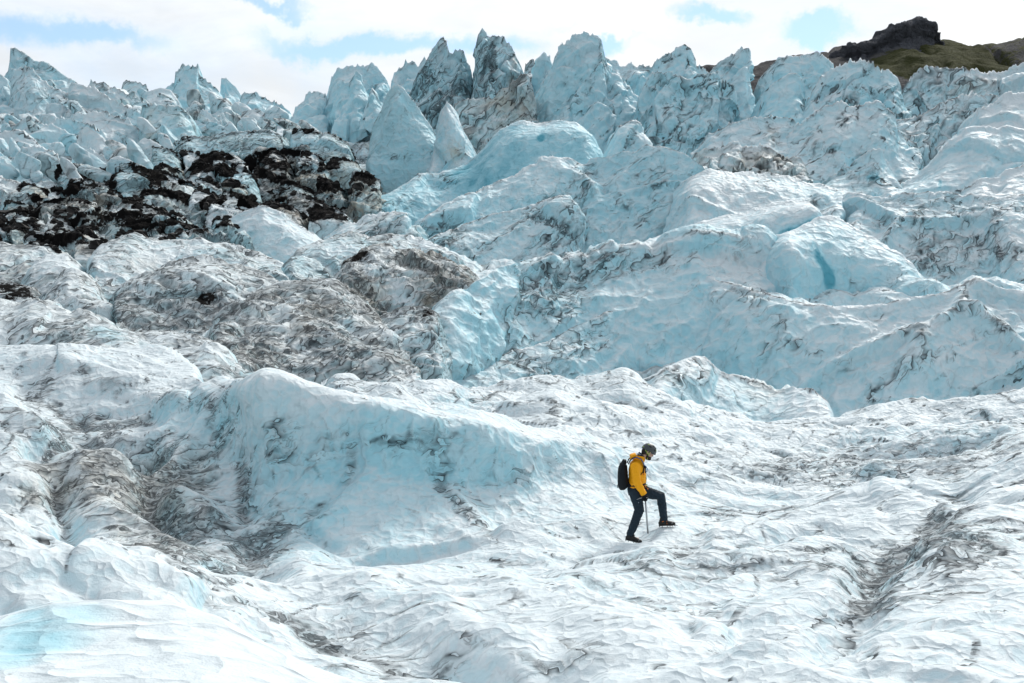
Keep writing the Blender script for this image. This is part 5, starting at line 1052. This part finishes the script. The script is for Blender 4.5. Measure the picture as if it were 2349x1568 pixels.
# trousers
bm = bmesh.new()
tube(bm, [L(468, 700, 0), pel + Vector((0, 0, .02)), pel - Vector((0, 0, .08))], [(.125, .165), (.138, .178), (.12, .16)], 18)
for hp, kn, an in ((hipN, kneeN, ankN), (hipF, kneeF, ankF)):
    tube(bm, [pel.lerp(hp, .6), hp, hp.lerp(kn, .35), hp.lerp(kn, .7), kn, kn.lerp(an, .3), kn.lerp(an, .7), an + Vector((0, 0, .02)), an - Vector((0, 0, .02))], [.115, .112, .104, .090, .084, .078, .070, .064, .070], 16)
finish('trousers', bm, M_trous, person, voxel=.009, smooth=3, disp=.009, dscale=.065)
bm = bmesh.new(); box(bm, L(485, 905, -.275), (.016, .004, .020), None, .002); finish('trouser_badge', bm, M_grey, person)
bm = bmesh.new(); box(bm, L(640, 830, .075), (.05, .004, .008), Matrix.Rotation(.1, 3, 'Y')); finish('trouser_badge', bm, M_grey, person)
# harness
bm = bmesh.new()
ring_ = [Vector((.096 + .158 * math.cos(a), .186 * math.sin(a), .985 + .02 * math.cos(a))) for a in [2 * math.pi * k / 24 for k in range(25)]]
tube(bm, ring_, [(.010, .020)] * 25, 8, Vector((0, 0, 1)), False)
for hp, sy in ((hipN, -1), (hipF, 1)):
    tube(bm, [Vector((.24, sy * .04, .97)), Vector((.25, sy * .07, .90)), Vector((.20, sy * .17, .86))], [.012] * 3, 8)
harness = finish('harness', bm, M_black, person)
bm = bmesh.new(); tube(bm, [L(585, 690, -.06), L(610, 690, -.05), L(612, 712, -.05), L(590, 716, -.06), L(585, 690, -.06)], [.008] * 5, 8); finish('carabiner', bm, M_green, harness)
bm = bmesh.new(); tube(bm, [L(560, 690, -.12), L(580, 700, -.10), L(600, 730, -.07), L(622, 748, -.05)], [.009] * 4, 8); finish('sling', bm, M_orange, harness)
bm = bmesh.new(); tube(bm, [L(575, 700, -.12), L(585, 740, -.12), L(605, 745, -.09), L(600, 705, -.07)], [.010] * 4, 8); finish('gear_loop', bm, M_black, harness)
# boots with crampons
def boot(an, toe_dir, y, strap):
    """an: ankle; toe_dir: pitch in degrees"""
    R_ = Matrix.Rotation(math.radians(-toe_dir), 3, 'Y')
    o_ = an + Vector((-.005, 0, -.105))
    q = lambda x, yy, z: o_ + R_ @ Vector((x, yy, z))
    bm = bmesh.new()
    tube(bm, [an + Vector((0, 0, .05)), q(-.01, 0, .085), q(-.015, 0, .05), q(-.018, 0, .022)], [(.062, .056), (.064, .056), (.070, .052), (.074, .050)], 16)
    tube(bm, [q(-.088, 0, .035), q(-.05, 0, .040), q(.02, 0, .050), q(.08, 0, .044), q(.13, 0, .036), q(.180, 0, .030), q(.205, 0, .028)], [(.030, .03), (.040, .044), (.048, .046), (.043, .052), (.036, .054), (.028, .044), (.014, .02)], 16)
    b = finish('boot', bm, M_boot, person, voxel=.008, smooth=2)
    bm = bmesh.new()                                           # crampon: frame and points
    for sy in (-1, 1):
        tube(bm, [q(-.085, sy * .030, .002), q(-.01, sy * .030, .002), q(.08, sy * .046, .002), q(.17, sy * .038, .002), q(.20, sy * .015, .002)], [.006] * 5, 6)
        for x in (-.075, -.030, .06, .105, .150, .190):
            tube(bm, [q(x, sy * .034, .004), q(x + .004, sy * .036, -.024)], [.008, .0015], 6)
        tube(bm, [q(.195, sy * .018, .004), q(.245, sy * .020, -.012)], [.008, .0015], 6)
    for x in (-.07, .0, .07, .15): tube(bm, [q(x, -.04, .003), q(x, .04, .003)], [.005] * 2, 6)
    finish('crampon', bm, M_steel, b)
    bm = bmesh.new()
    tube(bm, [q(.055, -.050, .03), q(.055, -.032, .088), q(.055, .032, .088), q(.055, .050, .03)], [.005] * 4, 8)
    tube(bm, [q(-.03, -.056, .075), q(.045, -.048, .108), q(.060, 0, .112), q(.045, .048, .108), q(-.03, .056, .075)], [.0075] * 5, 8)
    finish('binding_strap', bm, strap, b)
    bm = bmesh.new(); tube(bm, [q(.14, -.052, .03), q(.150, -.03, .064), q(.150, .03, .064), q(.14, .052, .03)], [.005] * 4, 8); finish('toe_bail', bm, M_metal, b)
    return b
boot(ankN, -13, YN, M_black); boot(ankF, 3, YF, M_orange)
# gloves: palm and five bent fingers closed on the axe head / hanging loose
def glove(wr, fwd, side, grip):
    fwd = fwd.normalized(); side = (side - fwd * side.dot(fwd)).normalized(); palm_n = fwd.cross(side)
    bm = bmesh.new()
    c = wr + fwd * .045
    tube(bm, [wr - fwd * .03, wr, c, wr + fwd * .085], [.034, .032, (.020, .044), (.018, .042)], 14, side)
    for i, (off, ln) in enumerate(((.033, .070), (.011, .078), (-.011, .074), (-.033, .058))):
        b = wr + fwd * .078 + side * off; k = 1.0 if grip else .35
        p1 = b + fwd * ln * .42 + palm_n * (.012 * k); p2 = p1 + fwd * ln * .18 * (1 - .8 * k) + palm_n * (.032 * k); p3 = p2 - fwd * ln * .30 * k + fwd * ln * .2 * (1 - k) + palm_n * .016
        tube(bm, [b, p1, p2, p3], [.0115, .011, .0105, .0085], 10)
    b = wr + fwd * .028 + side * .036
    tube(bm, [b, b + side * .026 + fwd * .022 + palm_n * .014, b + side * .016 + fwd * .050 + palm_n * .034, b - side * .006 + fwd * .060 + palm_n * .040], [.014, .0125, .0115, .009], 10)
    return finish('glove', bm, M_black, person, voxel=.005, smooth=2)
glove(wrN, Vector((.10, -.05, -1)), Vector((1, .1, .1)), True)
glove(wrF, Vector((.35, -.2, -1)), Vector((1, -.2, .3)), False)

# ------------------------------------------------------------------ ice axe (held) and backpack (worn)
OW = Vector(PB)
def place(root, label, cat):
    tag(root, label, cat); return root
axe_o = L(612, 1318, -.215)
axe = bpy.data.objects.new('ice_axe', None); COL.objects.link(axe); axe.location = OW + axe_o; axe.empty_display_size = .1
place(axe, 'straight silver ice axe held point down in the black glove', 'ice axe')
T0 = L(574, 858, -.235) - axe_o; T1 = L(609, 1292, -.217) - axe_o
bm = bmesh.new(); tube(bm, [T0, T1], [(.015, .012)] * 2, 12); finish('shaft', bm, M_metal, axe)
bm = bmesh.new(); tube(bm, [T1 + Vector((0, 0, .012)), T1 - Vector((0, 0, .004)), Vector((0, 0, .012)), Vector((.001, 0, 0))], [.0135, .013, .006, .001], 10); finish('spike', bm, M_steel, axe)
bm = bmesh.new(); h0 = T0 + Vector((0, 0, .006))
tube(bm, [L(463, 868, -.25) - axe_o, L(500, 852, -.245) - axe_o, L(545, 843, -.238) - axe_o, h0, L(592, 846, -.225) - axe_o], [(.004, .012), (.007, .010), (.009, .009), (.012, .011), (.009, .009)], 10)
tube(bm, [h0, L(606, 848, -.20) - axe_o, L(618, 858, -.185) - axe_o], [(.008, .012), (.005, .022), (.002, .028)], 10)
finish('axe_head', bm, M_metal, axe)

bp_o = L(320, 745, 0)
pack = bpy.data.objects.new('backpack', None); COL.objects.link(pack); pack.location = OW + bp_o; pack.empty_display_size = .1
place(pack, 'rounded black backpack worn on the back of the yellow jacket', 'backpack')
bm = bmesh.new()
prof = [(745, 330, 22, .10), (738, 322, 62, .125), (715, 315, 78, .14), (670, 308, 78, .15), (610, 300, 70, .155), (540, 298, 66, .155), (480, 298, 60, .15), (440, 305, 52, .14), (420, 315, 44, .12)]
tube(bm, [L(c, z, 0) - bp_o for z, c, hw, w_ in prof], [(hw * .001328, w_) for z, c, hw, w_ in prof], 22)
tube(bm, [L(370, 690, 0) - bp_o, L(420, 700, 0) - bp_o], [(.05, .16), (.02, .17)], 16)
finish('pack_body', bm, M_black, pack, voxel=.01, smooth=3, disp=.004, dscale=.07)
bm = bmesh.new(); tube(bm, [L(318, 430, 0) - bp_o, L(312, 400, 0) - bp_o, L(318, 384, 0) - bp_o, L(345, 380, 0) - bp_o], [(.040, .11), (.046, .115), (.040, .10), (.02, .07)], 16); finish('top_lid', bm, M_black, pack, voxel=.01, smooth=2)
for sy in (-1, 1):
    bm = bmesh.new(); y = sy * .135
    tube(bm, [L(362, 420, y) - bp_o, L(385, 368, y) - bp_o, L(425, 336, y) - bp_o, L(475, 330, y) - bp_o, L(525, 352, y) - bp_o, L(560, 410, y * 1.02) - bp_o, L(566, 460, y * 1.06) - bp_o, L(545, 520, y * 1.18) - bp_o, L(500, 570, y * 1.42) - bp_o],
         [(.010, .026)] * 9, 10)
    finish('shoulder_strap', bm, M_black, pack)
bm = bmesh.new(); tube(bm, [L(372, 400, -.145) - bp_o, L(400, 355, -.150) - bp_o, L(470, 325, -.155) - bp_o, L(535, 360, -.160) - bp_o, L(566, 430, -.16) - bp_o, L(590, 445, -.12) - bp_o, L(612, 480, -.09) - bp_o, L(604, 520, -.08) - bp_o], [.006] * 8, 8); finish('drinking_hose', bm, M_blue, pack)
bm = bmesh.new(); tube(bm, [L(566, 450, -.16) - bp_o, L(590, 452, -.02) - bp_o, L(575, 452, .15) - bp_o], [.010] * 3, 8)
tube(bm, [L(572, 455, -.15) - bp_o, L(556, 500, -.165) - bp_o, L(560, 545, -.165) - bp_o], [.008] * 3, 8); tube(bm, [L(590, 455, -.10) - bp_o, L(580, 500, -.13) - bp_o, L(590, 535, -.12) - bp_o], [.010] * 3, 8); finish('sternum_strap', bm, M_black, pack)
bm = bmesh.new(); tube(bm, [L(560, 532, -.168) - bp_o, L(562, 556, -.168) - bp_o], [.009] * 2, 8); finish('strap_end', bm, M_orange, pack)
bm = bmesh.new(); tube(bm, [L(262, 700, -.03) - bp_o, L(240, 680, -.03) - bp_o, L(226, 700, -.03) - bp_o, L(228, 735, -.03) - bp_o], [.006] * 4, 8); finish('hanging_loop', bm, M_black, pack)
